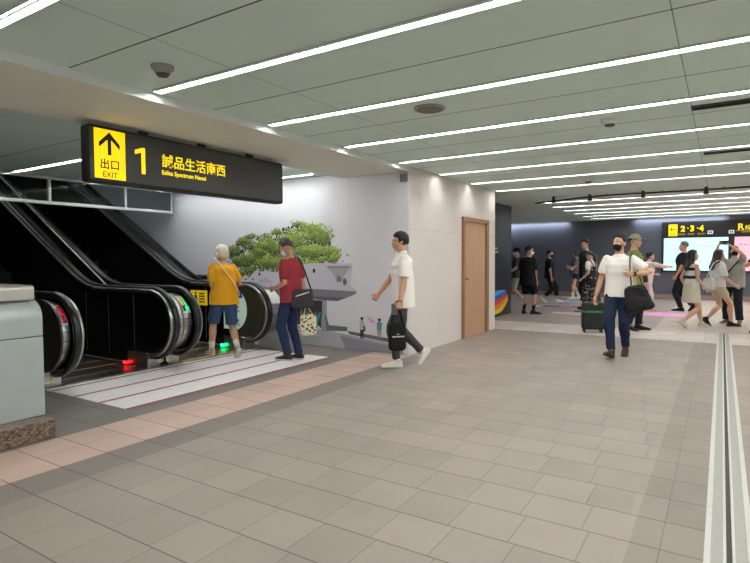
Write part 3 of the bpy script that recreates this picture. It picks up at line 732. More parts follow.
# tree: many printed leaves
random.seed(21)
tree_hull = [(-7.5, 1.50), (-7.45, 1.62), (-7.27, 1.72), (-7.02, 1.81), (-6.64, 1.86), (-6.45, 1.93), (-6.3, 1.95), (-6.05, 1.975), (-5.75, 2.0), (-5.43, 1.92), (-5.22, 1.80), (-5.15, 1.66), (-5.05, 1.56), (-4.97, 1.44), (-5.08, 1.32), (-5.35, 1.26), (-5.8, 1.26), (-6.33, 1.18), (-6.94, 1.07), (-7.15, 1.12), (-7.30, 1.30)]
def inside(p, poly):
    x, y = p; c = False; n = len(poly)
    for i in range(n):
        x0, y0 = poly[i]; x1, y1 = poly[(i+1) % n]
        if (y0 > y) != (y1 > y) and x < (x1-x0)*(y-y0)/(y1-y0)+x0: c = not c
    return c
poly = []
trunk = [([(-6.75, .95), (-6.66, .95), (-6.60, 1.25), (-6.66, 1.25)], (70, 62, 50)), ([(-6.66, 1.2), (-6.60, 1.2), (-6.25, 1.55), (-6.28, 1.57)], (66, 58, 46)), ([(-6.66, 1.2), (-6.62, 1.2), (-6.95, 1.55), (-6.97, 1.54)], (66, 58, 46)), ([(-5.9, 1.2), (-5.85, 1.2), (-5.6, 1.6), (-5.62, 1.61)], (66, 58, 46))]
clumps = []
while len(clumps) < 84:
    p = (random.uniform(-7.5, -4.95), random.uniform(1.05, 2.02))
    if inside(p, tree_hull): clumps.append((p[0], p[1], random.uniform(.08, .19)))
clumps.sort(key=lambda c: c[1]+random.uniform(-.25, .25))
for k in range(2600):      # dark inner mass
    p = (random.uniform(-7.45, -5.0), random.uniform(1.05, 1.95))
    if not inside((p[0], p[1]+.05), tree_hull) or not inside((p[0], p[1]-.03), tree_hull): continue
    if noise.noise(V((p[0]*4, p[1]*5, 3))) < -.32: continue
    a = random.uniform(0, PI); s = random.uniform(.018, .035); c, sn = math.cos(a)*s, math.sin(a)*s
    g = random.uniform(.6, 1.1); poly.append(([(p[0]-c, p[1]-sn), (p[0]+sn*.5, p[1]-c*.5), (p[0]+c, p[1]+sn), (p[0]-sn*.5, p[1]+c*.5)], (int(52*g), int(78*g), int(34*g))))
for cx, cz, cr in clumps:
    for k in range(int(900*cr)):
        t = random.uniform(0, 2*PI); q = cr*math.sqrt(random.random())
        p = (cx+q*math.cos(t)*1.25, cz+q*math.sin(t)*.62)
        if not inside(p, tree_hull) and random.random() < .82: continue
        a = random.uniform(0, PI); s = random.uniform(.012, .027); c, sn = math.cos(a)*s, math.sin(a)*s
        lum = .5+.5*math.sin(t)*q/cr; f = .48+.62*lum+random.uniform(-.12, .14)+.18*(cx+6.3)/1.3
        col = (min(235, int(146*f)), min(240, int(168*f)), min(160, int(82*f)))
        poly.append(([(p[0]-c, p[1]-sn), (p[0]+sn*.55, p[1]-c*.55), (p[0]+c, p[1]+sn), (p[0]-sn*.55, p[1]+c*.55)], col))
vcmesh('printed_trunk', trunk, mk(1.5), r)
vcmesh('printed_tree', poly, lambda u, v, i: (u+6.0, -.0012-4e-7*i, v), r)
# ------------------------------------------------------------------ people
def ik(a, b, l1, l2, hint):
    a, b = V(a), V(b); d = b-a; L = min(d.length, .998*(l1+l2)); L = max(L, abs(l1-l2)+.02); u = d.normalized(); b = a+u*L
    x = (l1*l1-l2*l2+L*L)/(2*L); h = math.sqrt(max(0, l1*l1-x*x)); p = V(hint)-u*V(hint).dot(u); p.normalize()
    return a+u*x+p*h, b
def lerp(a, b, t): return a+(b-a)*t
SKIN = {}
def skin(c): return mat('skin_%d_%d_%d' % c, c, .5, var=.05, scale=12)
def cloth(name, c, rough=.85, var=.10, scale=40, **k): return mat(name, c, rough, var=var, scale=scale, spec=.25, **k)
M_EYEW = mat('eye_white', (235, 232, 228), .3, var=0); M_EYED = mat('eye_iris', (30, 20, 16), .2, var=0)
M_LIP2 = mat('lips', (176, 104, 92), .5, var=.05)
MALE = [(-.12, .105, .095), (-.03, .168, .118), (.06, .160, .112), (.17, .146, .102), (.28, .158, .110), (.38, .168, .116), (.44, .152, .104), (.49, .105, .080), (.545, .062, .062)]
FEM = [(-.12, .105, .100), (-.03, .172, .122), (.06, .158, .112), (.17, .124, .092), (.28, .142, .106), (.36, .146, .118), (.43, .134, .098), (.49, .090, .074), (.545, .054, .055)]
class Figure:
    def __init__(s, pos, face, H, label, female=False, sk=(205, 158, 128), lean=(0, 0), twist=0, head=(0, 0, 0), feet=None, hands=None, hip=None, wide=1.0, vox=.011, elbow=None, group=None, curl=(.6, .6), knee=None, bust=True, side=0.0, detail=False):
        s.H, s.s, s.fem, s.vox, s.detail = H, H/1.75, female, vox, detail
        k = s.s; s.rz = math.atan2(-face[0], face[1]); s.pos = (pos[0], pos[1], 0)
        s.base = FEM if female else MALE; s.wide = wide
        feet = feet or [dict(x=-.09, y=0), dict(x=.09, y=0)]
        # pelvis
        hz = (hip if hip else .915*k); s.pelvis = V((side*k, 0, hz+.03*k))
        up = V((math.sin(lean[1]), math.sin(lean[0]), math.cos(lean[0])*math.cos(lean[1]))).normalized()
        s.up = up; fw = V((0, 1, 0)); fw = (fw-up*fw.dot(up)).normalized(); rt = fw.cross(up).normalized()
        s.fw, s.rt, s.twist = fw, rt, twist
        s.neck = s.at(.53)
        sw = (.146 if female else .168)*k*wide**.5
        r2, f2 = s.axes(.47)
        s.sh = [s.at(.455)-r2*sw, s.at(.455)+r2*sw]
        # head frame
        yaw, pit, rol = head
        s.hM = Matrix.Rotation(yaw, 3, 'Z') @ Matrix.Rotation(pit, 3, 'X') @ Matrix.Rotation(rol, 3, 'Y')
        s.hc = s.neck+up*.05*k+s.hM @ V((0, .022*k, .097*k))
        # legs
        s.legs = []
        for i, f in enumerate(feet):
            sg = -1 if i == 0 else 1
            hp = s.pelvis+V((sg*.088*k, 0, -.03*k))
            th = f.get('th', 0.0); yw = f.get('yaw', -sg*.12); lf = f.get('z', 0.0)
            piv = V((0, (.135 if th < 0 else -.06)*k, 0))
            F = Matrix.Translation(V((f['x'], f['y'], lf))) @ Matrix.Rotation(yw, 4, 'Z') @ Matrix.Translation(piv) @ Matrix.Rotation(th, 4, 'X') @ Matrix.Translation(-piv)
            an = F @ V((0, 0, .085*k))
            kn, an2 = ik(hp, an, .435*k, .415*k, V((0, 1, 0))+V((sg*.12, 0, 0)) if knee is None or knee[i] is None else knee[i])
            if (an2-an).length > .004: F = Matrix.Translation(an2-an) @ F
            s.legs.append(dict(hip=hp, knee=kn, ankle=an2, F=F))
        # arms
        s.arms = []
        hands = hands or ['hang', 'hang']; s.curl = curl
        for i, h in enumerate(hands):
            sg = -1 if i == 0 else 1
            sh = s.sh[i]
            if h == 'hang': h = (sg*.215*k, .04*k, sh.z-.54*k)
            hint = V((sg*.16, -.9, -.3)) if elbow is None or elbow[i] is None else V(elbow[i])
            el, wr = ik(sh, V(h), .285*k, .25*k, hint)
            s.arms.append(dict(sh=sh, el=el, wr=wr, sg=sg))
        # body
        bm = bmesh.new(); s.torso(bm, 0, 0, 9)
        tip = s.neck+up*.0*k
        limb(bm, [s.neck-up*.05*k, s.neck+up*.02*k, s.hc+s.hM @ V((0, -.02*k, -.05*k))], [.062*k if not female else .054*k, (.055 if not female else .047)*k, .05*k], 16)
        s.head(bm)
        for L in s.legs:
            hp, kn, an = L['hip'], L['knee'], L['ankle']; bk = (an-kn).normalized(); cb = V((0, -.014*k, 0))
            limb(bm, [hp+V((0, 0, .04*k)), lerp(hp, kn, .15), lerp(hp, kn, .5), lerp(hp, kn, .88), kn, lerp(kn, an, .12), lerp(kn, an, .33)+cb, lerp(kn, an, .65)+cb*.4, lerp(kn, an, .95), an-V((0, 0, .02))], [q*k*wide**.4 for q in (.082, .086, .072, .056, .055, .053, .057, .043, .034, .034)], 16)
            F = L['F']
            loft(bm, [(F @ V((0, y*k, z*k)), (F.to_3x3() @ V((w*k, 0, 0))), (F.to_3x3() @ V((0, 0, h*k)))) for y, w, z, h in ((-.055, .022, .04, .025), (-.02, .032, .05, .04), (.04, .036, .045, .035), (.11, .036, .03, .02), (.16, .025, .026, .014))], 14)
        for i, A in enumerate(s.arms):
            sh, el, wr = A['sh'], A['el'], A['wr']; f = .92 if female else 1.0
            ball(bm, sh, (.049*k*f, .049*k*f, .049*k*f))
            limb(bm, [sh, lerp(sh, el, .3), lerp(sh, el, .7), el, lerp(el, wr, .25), lerp(el, wr, .6), wr], [q*k*f for q in (.047, .048, .042, .037, .040, .034, .025)], 14)
            s.hand(bm, A, s.curl[i])
        me = remeshed(bm, vox, 2)
        s.o = obj_me('person', me, skin(sk)); s.o.location = s.pos; s.o.rotation_euler = (0, 0, s.rz)
        tag(s.o, label, 'person', group)
        s.face(sk)
    def axes(s, t):
        a = s.twist*max(0, min(1, t/.47)); R_ = Matrix.Rotation(a, 3, s.up)
        return R_ @ s.rt, R_ @ s.fw
    def at(s, t): return s.pelvis+s.up*(t*s.s)
    def prof(s, t):
        b = s.base
        if t <= b[0][0]: return b[0][1:]
        for p, q in zip(b, b[1:]):
            if p[0] <= t <= q[0]:
                f = (t-p[0])/(q[0]-p[0]); return (lerp(p[1], q[1], f), lerp(p[2], q[2], f))
        return b[-1][1:]
    def torso(s, bm, grow, i0, i1):
        k = s.s; rings = []
        for t, a, b in s.base[i0:i1]:
            r, f = s.axes(t); off = f*(.012*k if .25 < t < .42 else 0)
            rings.append((s.at(t)+off, r*(a*s.wide*k+grow), f*(b*s.wide*k+grow)))
        loft(bm, rings, 28)
    def h(s, x, y, z): return s.hc+s.hM @ V((x*s.s, y*s.s, z*s.s))
    def head(s, bm):
        k = s.s; M = s.hM
        ball(bm, s.h(0, -.012, .028), (.073*k, .092*k, .090*k), M)
        ball(bm, s.h(0, .022, -.030), (.060*k, .066*k, .082*k), M)
        ball(bm, s.h(0, .045, -.078), (.036*k, .036*k, .030*k), M)      # jaw
        ball(bm, s.h(0, .068, -.098), (.018*k, .016*k, .014*k), M)      # chin
        ball(bm, s.h(0, .072, .026), (.050*k, .018*k, .012*k), M)       # brow
        limb(bm, [s.h(0, .080, .012), s.h(0, .094, -.012), s.h(0, .101, -.026), s.h(0, .085, -.036)], [.008*k, .0095*k, .0125*k, .008*k], 10)
        for g in (-1, 1):
            ball(bm, s.h(g*.012, .088, -.030), (.008*k, .008*k, .007*k), M)
            ball(bm, s.h(g*.036, .062, -.022), (.020*k, .016*k, .018*k), M)   # cheekbone
            ball(bm, s.h(g*.074, -.008, -.012), (.009*k, .018*k, .030*k), M)
            ball(bm, s.h(g*.079, -.014, -.002), (.006*k, .012*k, .018*k), M)
        ball(bm, s.h(0, .084, -.058), (.022*k, .010*k, .010*k), M)
    def face(s, sk):
        k = s.s; M = s.hM
        if not s.detail: 
            bm = bmesh.new()
            for g in (-1, 1): ball(bm, s.h(g*.030, .079, .006), (.012*k, .006*k, .006*k), M, 10, 8)
            obj('eyes', bm, M_EYED, s.o, smooth=True); return
        for g in (-1, 1):
            bm = bmesh.new(); ball(bm, s.h(g*.030, .0745, .004), (.0125*k, .010*k, .0070*k), M, 14, 10); e = obj('eye', bm, M_EYEW, s.o, smooth=True)
            bm = bmesh.new(); ball(bm, s.h(g*.030, .0815, .004), (.0062*k, .005*k, .0060*k), M, 10, 8); obj('iris', bm, M_EYED, e, smooth=True)
            bm = bmesh.new(); limb(bm, [s.h(g*.014, .090, .026), s.h(g*.032, .087, .031), s.h(g*.052, .072, .026)], [.002*k, .003*k, .0015*k], 8); obj('eyebrow', bm, s.hairm if hasattr(s, 'hairm') else M_EYED, s.o, smooth=True)
        bm = bmesh.new(); limb(bm, [s.h(-.024, .080, -.058), s.h(-.01, .0925, -.054), s.h(0, .0935, -.056), s.h(.01, .0925, -.054), s.h(.024, .080, -.058)], [.002*k, .0045*k, .004*k, .0045*k, .002*k], 8)
        limb(bm, [s.h(-.020, .082, -.061), s.h(0, .0925, -.065), s.h(.020, .082, -.061)], [.002*k, .006*k, .002*k], 8); obj('lips', bm, M_LIP2, s.o, smooth=True)
    def hand(s, bm, A, curl):
        """palm, four unequal bent fingers and a thumb from the side of the palm"""
        k = s.s*(.93 if s.fem else 1.0); el, wr, sg = A['el'], A['wr'], A['sg']
        d = (wr-el).normalized()
        if 'dir' in A: d = A['dir']
        # palm normal faces the body's midline
        side = V((-sg, .25, 0)); side = A.get('palm', side); nrm = (side-d*side.dot(d)).normalized(); w = d.cross(nrm).normalized()
        if w.dot(V((0, 1, 0)))*1.0 < 0 and abs(w.y) > .2: pass
        wf = w if w.y >= 0 else -w     # towards the thumb (forward)
        if 'thumb' in A: wf = A['thumb']
        palm = [(wr, .021, .017), (wr+d*.03*k, .033, .017), (wr+d*.065*k, .040, .015), (wr+d*.092*k, .038, .012)]
        loft(bm, [(c, wf*a*k, nrm*b*k) for c, a, b in palm], 14)
        ln = (.078, .088, .082, .064)
        for i in range(4):
            o = (.028-.0187*i)*k; p0 = wr+d*.080*k+wf*o; L = ln[i]*k; c1 = curl*(.55+.1*i); dd = d; pts = [p0-d*.012*k]; p = p0; pts.append(p)
            ang = 0
            for j, fr in enumerate((.45, .31, .24)):
                ang += c1*(.9, 1.1, .8)[j]; q = d*math.cos(ang)+nrm*math.sin(ang)+wf*(.03-.02*i); q.normalize(); p = p+q*L*fr; pts.append(p)
            limb(bm, pts, [.0092*k, .0090*k, .0084*k, .0078*k, .0066*k], 10)
        t0 = wr+d*.022*k+wf*.026*k; t1 = t0+(d*.6+wf*.65+nrm*.35).normalized()*.038*k; t2 = t1+(d*.85+wf*.2+nrm*(.25+.5*curl)).normalized()*.032*k; t3 = t2+(d*.9+nrm*(.2+.6*curl)).normalized()*.024*k
        limb(bm, [t0-wf*.012*k, t0, t1, t2, t3], [.012*k, .0125*k, .0110*k, .0098*k, .0078*k], 10)
        A['grip'] = wr+d*.095*k+nrm*.022*k; A['d'] = d; A['nrm'] = nrm; A['wf'] = wf
    # ---------------- clothing
    def top(s, name, m, hem=-.06, neckt=.515, grow=.016, sleeve=.5, loose=.0, fold=.006, sl_w=1.0, parts=None, neck_r=None):
        k = s.s; bm = bmesh.new(); rings = []
        ts = [hem, hem+.03, .0, .06, .12, .17, .22, .28, .33, .38, .42, .455]
        ts = sorted(t for t in set(ts) if t >= hem)
        hipa = max(s.prof(-.03)[0], .0)
        for t in ts:
            a, b = s.prof(t)
            if t < .33:   # cloth hangs straight rather than hugging the waist
                a2, b2 = s.prof(.34); f = .35+.65*min(1, loose/.02) if loose else .35
                a = max(a, lerp(a, max(a, a2*.96), f)); b = max(b, lerp(b, max(b, b2), f))
                if t < 0: a = max(a, s.prof(-.03)[0]*1.0); b = max(b, s.prof(-.03)[1])
            r, f_ = s.axes(t); off = f_*(.012*k if .25 < t < .42 else 0)
            g = grow+(loose if t < .3 else loose*.5)
            rings.append((s.at(t)+off, r*(a*s.wide*k+g), f_*(b*s.wide*k+g)))
        r, f_ = s.axes(.47)
        nr = neck_r or (.066 if not s.fem else .062)
        rings += [(s.at(.482), r*(.112*s.wide*k if not s.fem else .098*k)+r*.008, f_*(.085*k+.008)), (s.at(neckt), r*(nr+.018)*k, f_*(nr+.014)*k), (s.at(neckt+.018), r*nr*k, f_*nr*k)]
        loft(bm, rings, 30)
        if sleeve:
            for A in s.arms:
                sh, el, wr = A['sh'], A['el'], A['wr']
                inn = sh-(sh-s.at(.44)).normalized()*.05*k
                def pt(t): return lerp(sh, el, t) if t <= 1 else lerp(el, wr, t-1)
                ex = [t for t in (.25, .5, .75, 1.0, 1.3, 1.6, 1.85) if t < sleeve-.05]+[sleeve]
                rr = [(.064 if t < .4 else .064 if t < .7 else .058 if t < 1.05 else .050)*k*sl_w*(.94 if s.fem else 1) for t in ex]
                ball(bm, sh+V((0, 0, .004*k)), (.062*k, .062*k, .062*k))
                limb(bm, [inn, sh+V((0, 0, .008*k))]+[pt(t) for t in ex], [.056*k, .061*k*(.94 if s.fem else 1)]+rr, 18)
        me = remeshed(bm, max(.008, s.vox*.9), 3, fold, seed=s.H*13+s.pos[0])
        return obj_me(name, me, m, s.o)
    def pants(s, name, m, to=1.93, grow=.018, cuff=1.0, waist=.10, fold=.006):
        """to: 1 = knee, 2 = ankle"""
        k = s.s; bm = bmesh.new(); rings = []
        for t in (-.13, -.08, -.03, .02, .06, waist):
            a, b = s.prof(max(t, -.05)); r, f_ = s.axes(t); sc = .80 if t < -.1 else 1
            rings.append((s.at(t), r*(a*s.wide*k*sc+grow*.7), f_*(b*s.wide*k*sc+grow*.7)))
        loft(bm, rings, 26)
        w = s.wide**.4
        for L in s.legs:
            hp, kn, an = L['hip'], L['knee'], L['ankle']
            def pt(t): return lerp(hp, kn, t) if t <= 1 else lerp(kn, an, t-1)+V((0, -.012*k*math.sin((t-1)*PI), 0))
            ex = [t for t in (.15, .4, .7, .95, 1.1, 1.35, 1.65) if t < to-.06]+[to]
            def rad_(t): return (.094 if t < .3 else .086 if t < .55 else .077 if t < .85 else .073 if t < 1.2 else .066 if t < 1.5 else .058)*k*w*cuff**(max(0, t-.5))
            limb(bm, [hp+V((0, 0, .05*k))]+[pt(t) for t in ex], [.088*k*w]+[rad_(t)+grow*.3 for t in ex], 18)
        me = remeshed(bm, max(.008, s.vox*.9), 3, fold, (10, 10, 7), seed=s.pos[1])
        return obj_me(name, me, m, s.o)
    def skirt(s, name, m, length=.42, flare=.06, waist=.12, fold=.008, grow=.016):
        k = s.s; bm = bmesh.new(); rings = []; n = 7
        for i in range(n+1):
            z = waist-(waist+length)*i/n; a, b = s.prof(max(-.03, z)); f = max(0, -z)/length if z < 0 else 0
            r, f_ = s.rt, s.fw
            c = s.at(z) if z > 0 else s.pelvis+V((0, 0, z*k))
            kx = max(0, 0); rings.append((c, r*(a*k*s.wide+grow+flare*f*k), f_*(b*k*s.wide+grow+flare*1.3*f*k)))
        loft(bm, rings, 30)
        me = remeshed(bm, max(.008, s.vox*.9), 2, fold, (16, 16, 2), seed=s.pos[1]); return obj_me(name, me, m, s.o)
    def shoes(s, m, sole, name='shoe', high=.0, size=1.0):
        k = s.s*size
        for L in s.legs:
            F = L['F']; R3 = F.to_3x3(); bm = bmesh.new()
            pr = [(-.082, .016, .03, .012), (-.074, .030, .042, .036), (-.045, .037, .052, .050), (.0, .040, .050, .050), (.05, .043, .043, .042), (.10, .046, .033, .031), (.15, .044, .028, .024), (.185, .034, .024, .018), (.202, .016, .020, .010)]
            loft(bm, [(F @ V((0, y*k, (z)*k)), R3 @ V((w*k, 0, 0)), R3 @ V((0, 0, h*k))) for y, w, z, h in pr], 18, pw=.85)
            if high >= 0:
                a = F @ V((0, -.02*k, .07*k)); b = a.lerp(L['ankle']+(L['knee']-L['ankle']).normalized()*(.02+high), 1.0)
                limb(bm, [a, b], [.046*k, .043*k], 16)
            sh = obj(name, bm, m, s.o, smooth=True)
            bm = bmesh.new()
            for z0, z1 in ((0, .024),):
                rg = []
                for y, w in ((-.088, .012), (-.080, .030), (-.05, .040), (0, .041), (.06, .046), (.11, .050), (.155, .047), (.190, .036), (.210, .014)):
                    rg.append((F @ V((0, y*k, .012*k)), R3 @ V((w*k, 0, 0)), R3 @ V((0, 0, .0125*k))))
                loft(bm, rg, 16, pw=.55)
            obj('sole', bm, sole, sh, smooth=True)
    def socks(s, m, up=.12):
        for L in s.legs:
            bm = bmesh.new(); d = (L['knee']-L['ankle']).normalized(); a = L['ankle']
            limb(bm, [a-d*.03, a+d*.04, a+d*up], [.041*s.s, .041*s.s, .050*s.s], 14); obj('sock', bm, m, s.o, smooth=True)
    def hair(s, m, style='short', fr=36, sd=2, bk=-32, vol=1.0, fringe=0):
        k = s.s; s.hairm = m
        bm = bmesh.new(); n1, n2 = 44, 30
        res = bmesh.ops.create_uvsphere(bm, u_segments=n1, v_segments=n2, radius=1)
        for v in res['verts']:
            d = v.co.normalized(); el = math.degrees(math.asin(max(-1, min(1, d.z)))); az = abs(math.degrees(math.atan2(d.x, d.y)))
            if az < 55: lim = fr-(fr*.18)*(az/55)**2
            elif az < 82: lim = lerp(fr*.82, sd-10, (az-55)/27)
            elif az < 100: lim = lerp(sd-10, sd+4, (az-82)/18)
            else: lim = lerp(sd+4, bk, (az-100)/80)
            g = 1.0 if el > lim else max(.80, 1-(lim-el)*.035)
            nz = noise.noise(d*7+V((s.H, s.pos[0], 0)))*.022+noise.noise(V((d.x*22, d.y*22, d.z*9)))*.02
            q = V((d.x*.0835*vol, d.y*.104*vol-.004, d.z*.104*vol))*g*(1+(nz if el > lim else 0))
            v.co = s.h(q.x, q.y-.011, q.z+.027)
        extra = None
        hr = obj('hair', bm, m, s.o, smooth=True)
        bm = bmesh.new(); ok = False
        def lk(pts, rs, fl=1.0): limb(bm, pts, [r*k if not isinstance(r, tuple) else (r[0]*k, r[1]*k) for r in rs], 16, hint=s.hM @ V((1, 0, 0)))
        if style == 'long':
            b = s.axes(.4)[1]
            lk([s.h(0, -.04, .06), s.h(0, -.065, -.02), s.h(0, -.075, -.10), s.at(.48)-b*.095*k, s.at(.41)-b*.135*k, s.at(.345)-b*.135*k], [(.080, .065), (.098, .062), (.112, .056), (.128, .048), (.125, .042), (.075, .022)]); ok = True
            for g in (-1, 1): lk([s.h(g*.06, .01, .05), s.h(g*.076, -.005, -.03), s.h(g*.082, -.01, -.11), s.h(g*.085, -.03, -.19)], [.028, .030, .030, .018])
        elif style == 'bob':
            lk([s.h(0, -.03, .07), s.h(0, -.045, 0), s.h(0, -.05, -.045), s.h(0, -.05, -.078)], [(.085, .082), (.099, .082), (.096, .074), (.06, .05)]); ok = True
            for g in (-1, 1): lk([s.h(g*.06, .02, .05), s.h(g*.078, .01, -.02), s.h(g*.076, .008, -.075)], [.026, .030, .018])
        elif style == 'pony':
            lk([s.h(0, -.08, .05), s.h(0, -.13, .04), s.h(0, -.15, -.04), s.h(0, -.14, -.14), s.h(0, -.12, -.24)], [.022, .03, .036, .034, .012]); ok = True
        elif style == 'bun':
            ball(bm, s.h(0, -.10, .085), (.042*k, .042*k, .040*k)); lk([s.h(0, -.06, -.03), s.h(0, -.055, -.07)], [(.06, .035), (.03, .02)]); ok = True
        elif style == 'spiky':
            random.seed(int(s.H*100))
            for i in range(46):
                a = random.uniform(-PI, PI); e = random.uniform(.55, 1.5); d = V((math.cos(e)*math.sin(a), math.cos(e)*math.cos(a), math.sin(e)))
                p = V((d.x*.078, d.y*.097-.012, d.z*.097+.027)); q = p+(d*.6+V((.12, .25, .5))).normalized()*.034
                lk([s.h(*p), s.h(*lerp(p, q, .6)), s.h(*q)], [.012, .009, .003])
            ok = True
        if ok:
            me = remeshed(bm, max(.006, s.vox*.7), 2, .006, (40, 40, 6), seed=1.0)
            obj_me({'long': 'hair_length', 'bob': 'hair_length', 'pony': 'ponytail', 'bun': 'hair_bun', 'spiky': 'hair_tuft'}[style], me, m, hr)
        else: bm.free()
        return hr
    def mask(s, m):
        k = s.s; bm = bmesh.new(); res = bmesh.ops.create_uvsphere(bm, u_segments=36, v_segments=24, radius=1)
        for v in res['verts']:
            d = v.co.normalized(); el = math.degrees(math.asin(max(-1, min(1, d.z)))); az = abs(math.degrees(math.atan2(d.x, d.y)))
            on = -62 < el < 34-az*.12 and az < 88
            g = 1.0 if on else .80
            r = V((d.x*.0675, d.y*.085+(.014*max(0, 1-az/40)*max(0, 1-abs(el-8)/40) if on else 0), d.z*.070))*g
            v.co = s.h(r.x, r.y+.020, r.z-.052)
        mo = obj('face_mask', bm, m, s.o, smooth=True)
        bm = bmesh.new()
        for g in (-1, 1):
            for z in (-.02, -.06): limb(bm, [s.h(g*.060, .035, z), s.h(g*.076, -.005, -.01+.3*(z+.03))], [.0025*k]*2, 6)
        obj('ear_loop', bm, m, mo); return mo
    def cap(s, m):
        k = s.s; bm = bmesh.new(); res = bmesh.ops.create_uvsphere(bm, u_segments=32, v_segments=20, radius=1)
        for v in res['verts']:
            d = v.co.normalized(); el = math.asin(max(-1, min(1, d.z)))
            g = 1.0 if d.z > .02 else .90
            v.co = s.h(d.x*.090*g, d.y*.112*g-.012, d.z*.098*g+.040)
        c = obj('cap', bm, m, s.o, smooth=True)
        bm = bmesh.new(); rg = []
        for y, w, z in ((.06, .082, .050), (.10, .078, .052), (.135, .066, .046), (.165, .045, .038), (.178, .02, .034)):
            rg.append((s.h(0, y, z), s.hM @ V((w*k, 0, 0)), s.hM @ V((0, 0, .006*k))))
        loft(bm, rg, 18); obj('brim', bm, m, c, smooth=True); return c
    def glasses(s, m):
        k = s.s; bm = bmesh.new()
        for g in (-1, 1):
            pts = [s.h(g*.031+.024*math.cos(a), .094, .004+.018*math.sin(a)) for a in [2*PI*j/14 for j in range(15)]]
            tube(bm, pts, .0022*k, 6); tube(bm, [s.h(g*.055, .092, .008), s.h(g*.074, .05, .008), s.h(g*.078, -.01, .006)], .0022*k, 6)
        tube(bm, [s.h(-.008, .096, .008), s.h(.008, .096, .008)], .0022*k, 6); obj('glasses', bm, m, s.o)
    def free(s, name, label, cat, group=None):
        """a thing the person carries: stands in the world on its own, in the person's frame"""
        e = empty(name, s.pos, s.rz); tag(e, label, cat, group); return e
def bag_body(bm, c, w, h, d, M=None, taper=.85, n=24, pw=.5):
    """soft bag: w across X, d along Y, h up Z, centre c, frame M"""
    M = M or Matrix.Identity(3); rg = []
    for f, q in ((-.5, .55), (-.47, .82), (-.38, .96), (-.1, 1.0), (.2, .96), (.4, .9*1.0), (.48, .8), (.5, .6)):
        ww = w/2*lerp(1.0, taper, f+.5)*(q if abs(f) > .4 else 1); dd = d/2*q*(1.0 if f < .2 else .8)
        rg.append((V(c)+M @ V((0, 0, f*h)), M @ V((ww, 0, 0)), M @ V((0, dd, 0))))
    loft(bm, rg, n, pw=pw)
def strap(bm, pts, r=.012, k=5): limb(bm, smooth_path(pts, k), [(r, r*.35)]*((len(pts)-1)*k+1), 8)
M_SNK = cloth('shoe_white', (226, 220, 208), .6, .06); M_SNKS = mat('sole_white', (214, 208, 198), .6, var=.05)
M_BSH = cloth('shoe_black', (26, 25, 26), .5, .1); M_BSOLE = mat('sole_dark', (38, 36, 36), .7)
M_HBLK = mat('hair_black', (17, 15, 15), .65, var=.3, scale=60); M_HBRN = mat('hair_dark_brown', (50, 36, 32), .42, var=.3, scale=60)
M_MWHT = cloth('mask_white', (222, 226, 232), .8, .03); M_MBLK = cloth('mask_black', (22, 22, 24), .7, .05)
M_TBLK = cloth('cloth_black', (27, 27, 31), .85, .15)
# --- woman in yellow going to the escalator
p = Figure((-5.95, 5.36), (-.9, .42), 1.615, 'person in yellow t-shirt and denim shorts stepping towards the green-lit escalator', True, (206, 160, 132), lean=(.06, 0), feet=[dict(x=-.12, y=.24, th=.0, z=.018), dict(x=.12, y=-.25, th=-.62, z=.008)], hands=[(-.10, .21, 1.05), (.16, .22, 1.02)], hip=.83, wide=1.10, vox=.0065, head=(.5, -.05, 0), curl=(1.0, 1.0), elbow=[(-.35, -.9, -.4), (.45, -.8, -.3)], detail=True)
p.hair(mat('hair_silver_blonde', (226, 216, 196), .5, var=.14, scale=70), 'bob', 30, -6, -40, 1.12)
p.mask(M_MWHT); p.glasses(M_BSOLE)
p.top('shirt', cloth('cloth_amber', (240, 172, 36), .85, .08), hem=-.11, grow=.022, sleeve=.78, loose=.016, fold=.010, sl_w=1.12)
p.pants('shorts', cloth('denim_blue', (62, 84, 118), .85, .18, 60), to=.90, grow=.032, cuff=1.35)
p.socks(cloth('sock_white', (222, 214, 200)), .13)
p.shoes(cloth('shoe_grey', (176, 170, 160), .6, .25, 25), M_SNKS)
b = p.free('crossbody_bag', 'white crossbody strap and small bag worn over the yellow t-shirt', 'bag'); bm = bmesh.new()
strap(bm, [(-.10, .06, 1.39), (-.125, -.0, 1.405), (-.10, -.10, 1.36), (0, -.160, 1.20), (.12, -.155, 1.03), (.20, -.06, .90), (.205, .06, .86)], .025); obj('strap', bm, cloth('strap_cream', (236, 214, 176)), b, smooth=True)
bm = bmesh.new(); bag_body(bm, (.17, .19, .80), .16, .16, .06); obj('pouch', bm, cloth('pouch_cream', (226, 206, 170)), b, smooth=True)
# --- man in red t-shirt
p = Figure((-4.98, 5.68), (-.98, -.08), 1.68, 'person in dark red t-shirt and jeans standing on the maroon-lined plate', False, (196, 146, 118), lean=(.02, 0), feet=[dict(x=-.07, y=.02, yaw=.05, z=.008), dict(x=.07, y=-.07, yaw=-.1, z=.008)], hands=[(-.12, .20, 1.0), (.19, -.10, .83)], wide=.86, vox=.0065, head=(.1, -.38, 0), curl=(1.0, .9), elbow=[(-.25, -.9, -.3), None], detail=True)
p.hair(mat('hair_greying', (66, 60, 58), .5, var=.5, scale=90), 'spiky', 38, 4, -26, 1.0)
p.mask(M_MWHT)
p.top('shirt', cloth('cloth_crimson', (158, 56, 64), .85, .10), hem=-.10, grow=.022, sleeve=.82, loose=.018, fold=.010, sl_w=1.14)
p.pants('jeans', cloth('denim_navy', (42, 54, 84), .85, .2, 60), to=1.98, grow=.012, cuff=1.0, fold=.009)
p.shoes(cloth('shoe_charcoal', (58, 52, 52), .6, .2, 30), M_SNKS)
b = p.free('shoulder_bag', 'charcoal shoulder bag with pale zip hanging behind the red t-shirt', 'bag'); bm = bmesh.new()
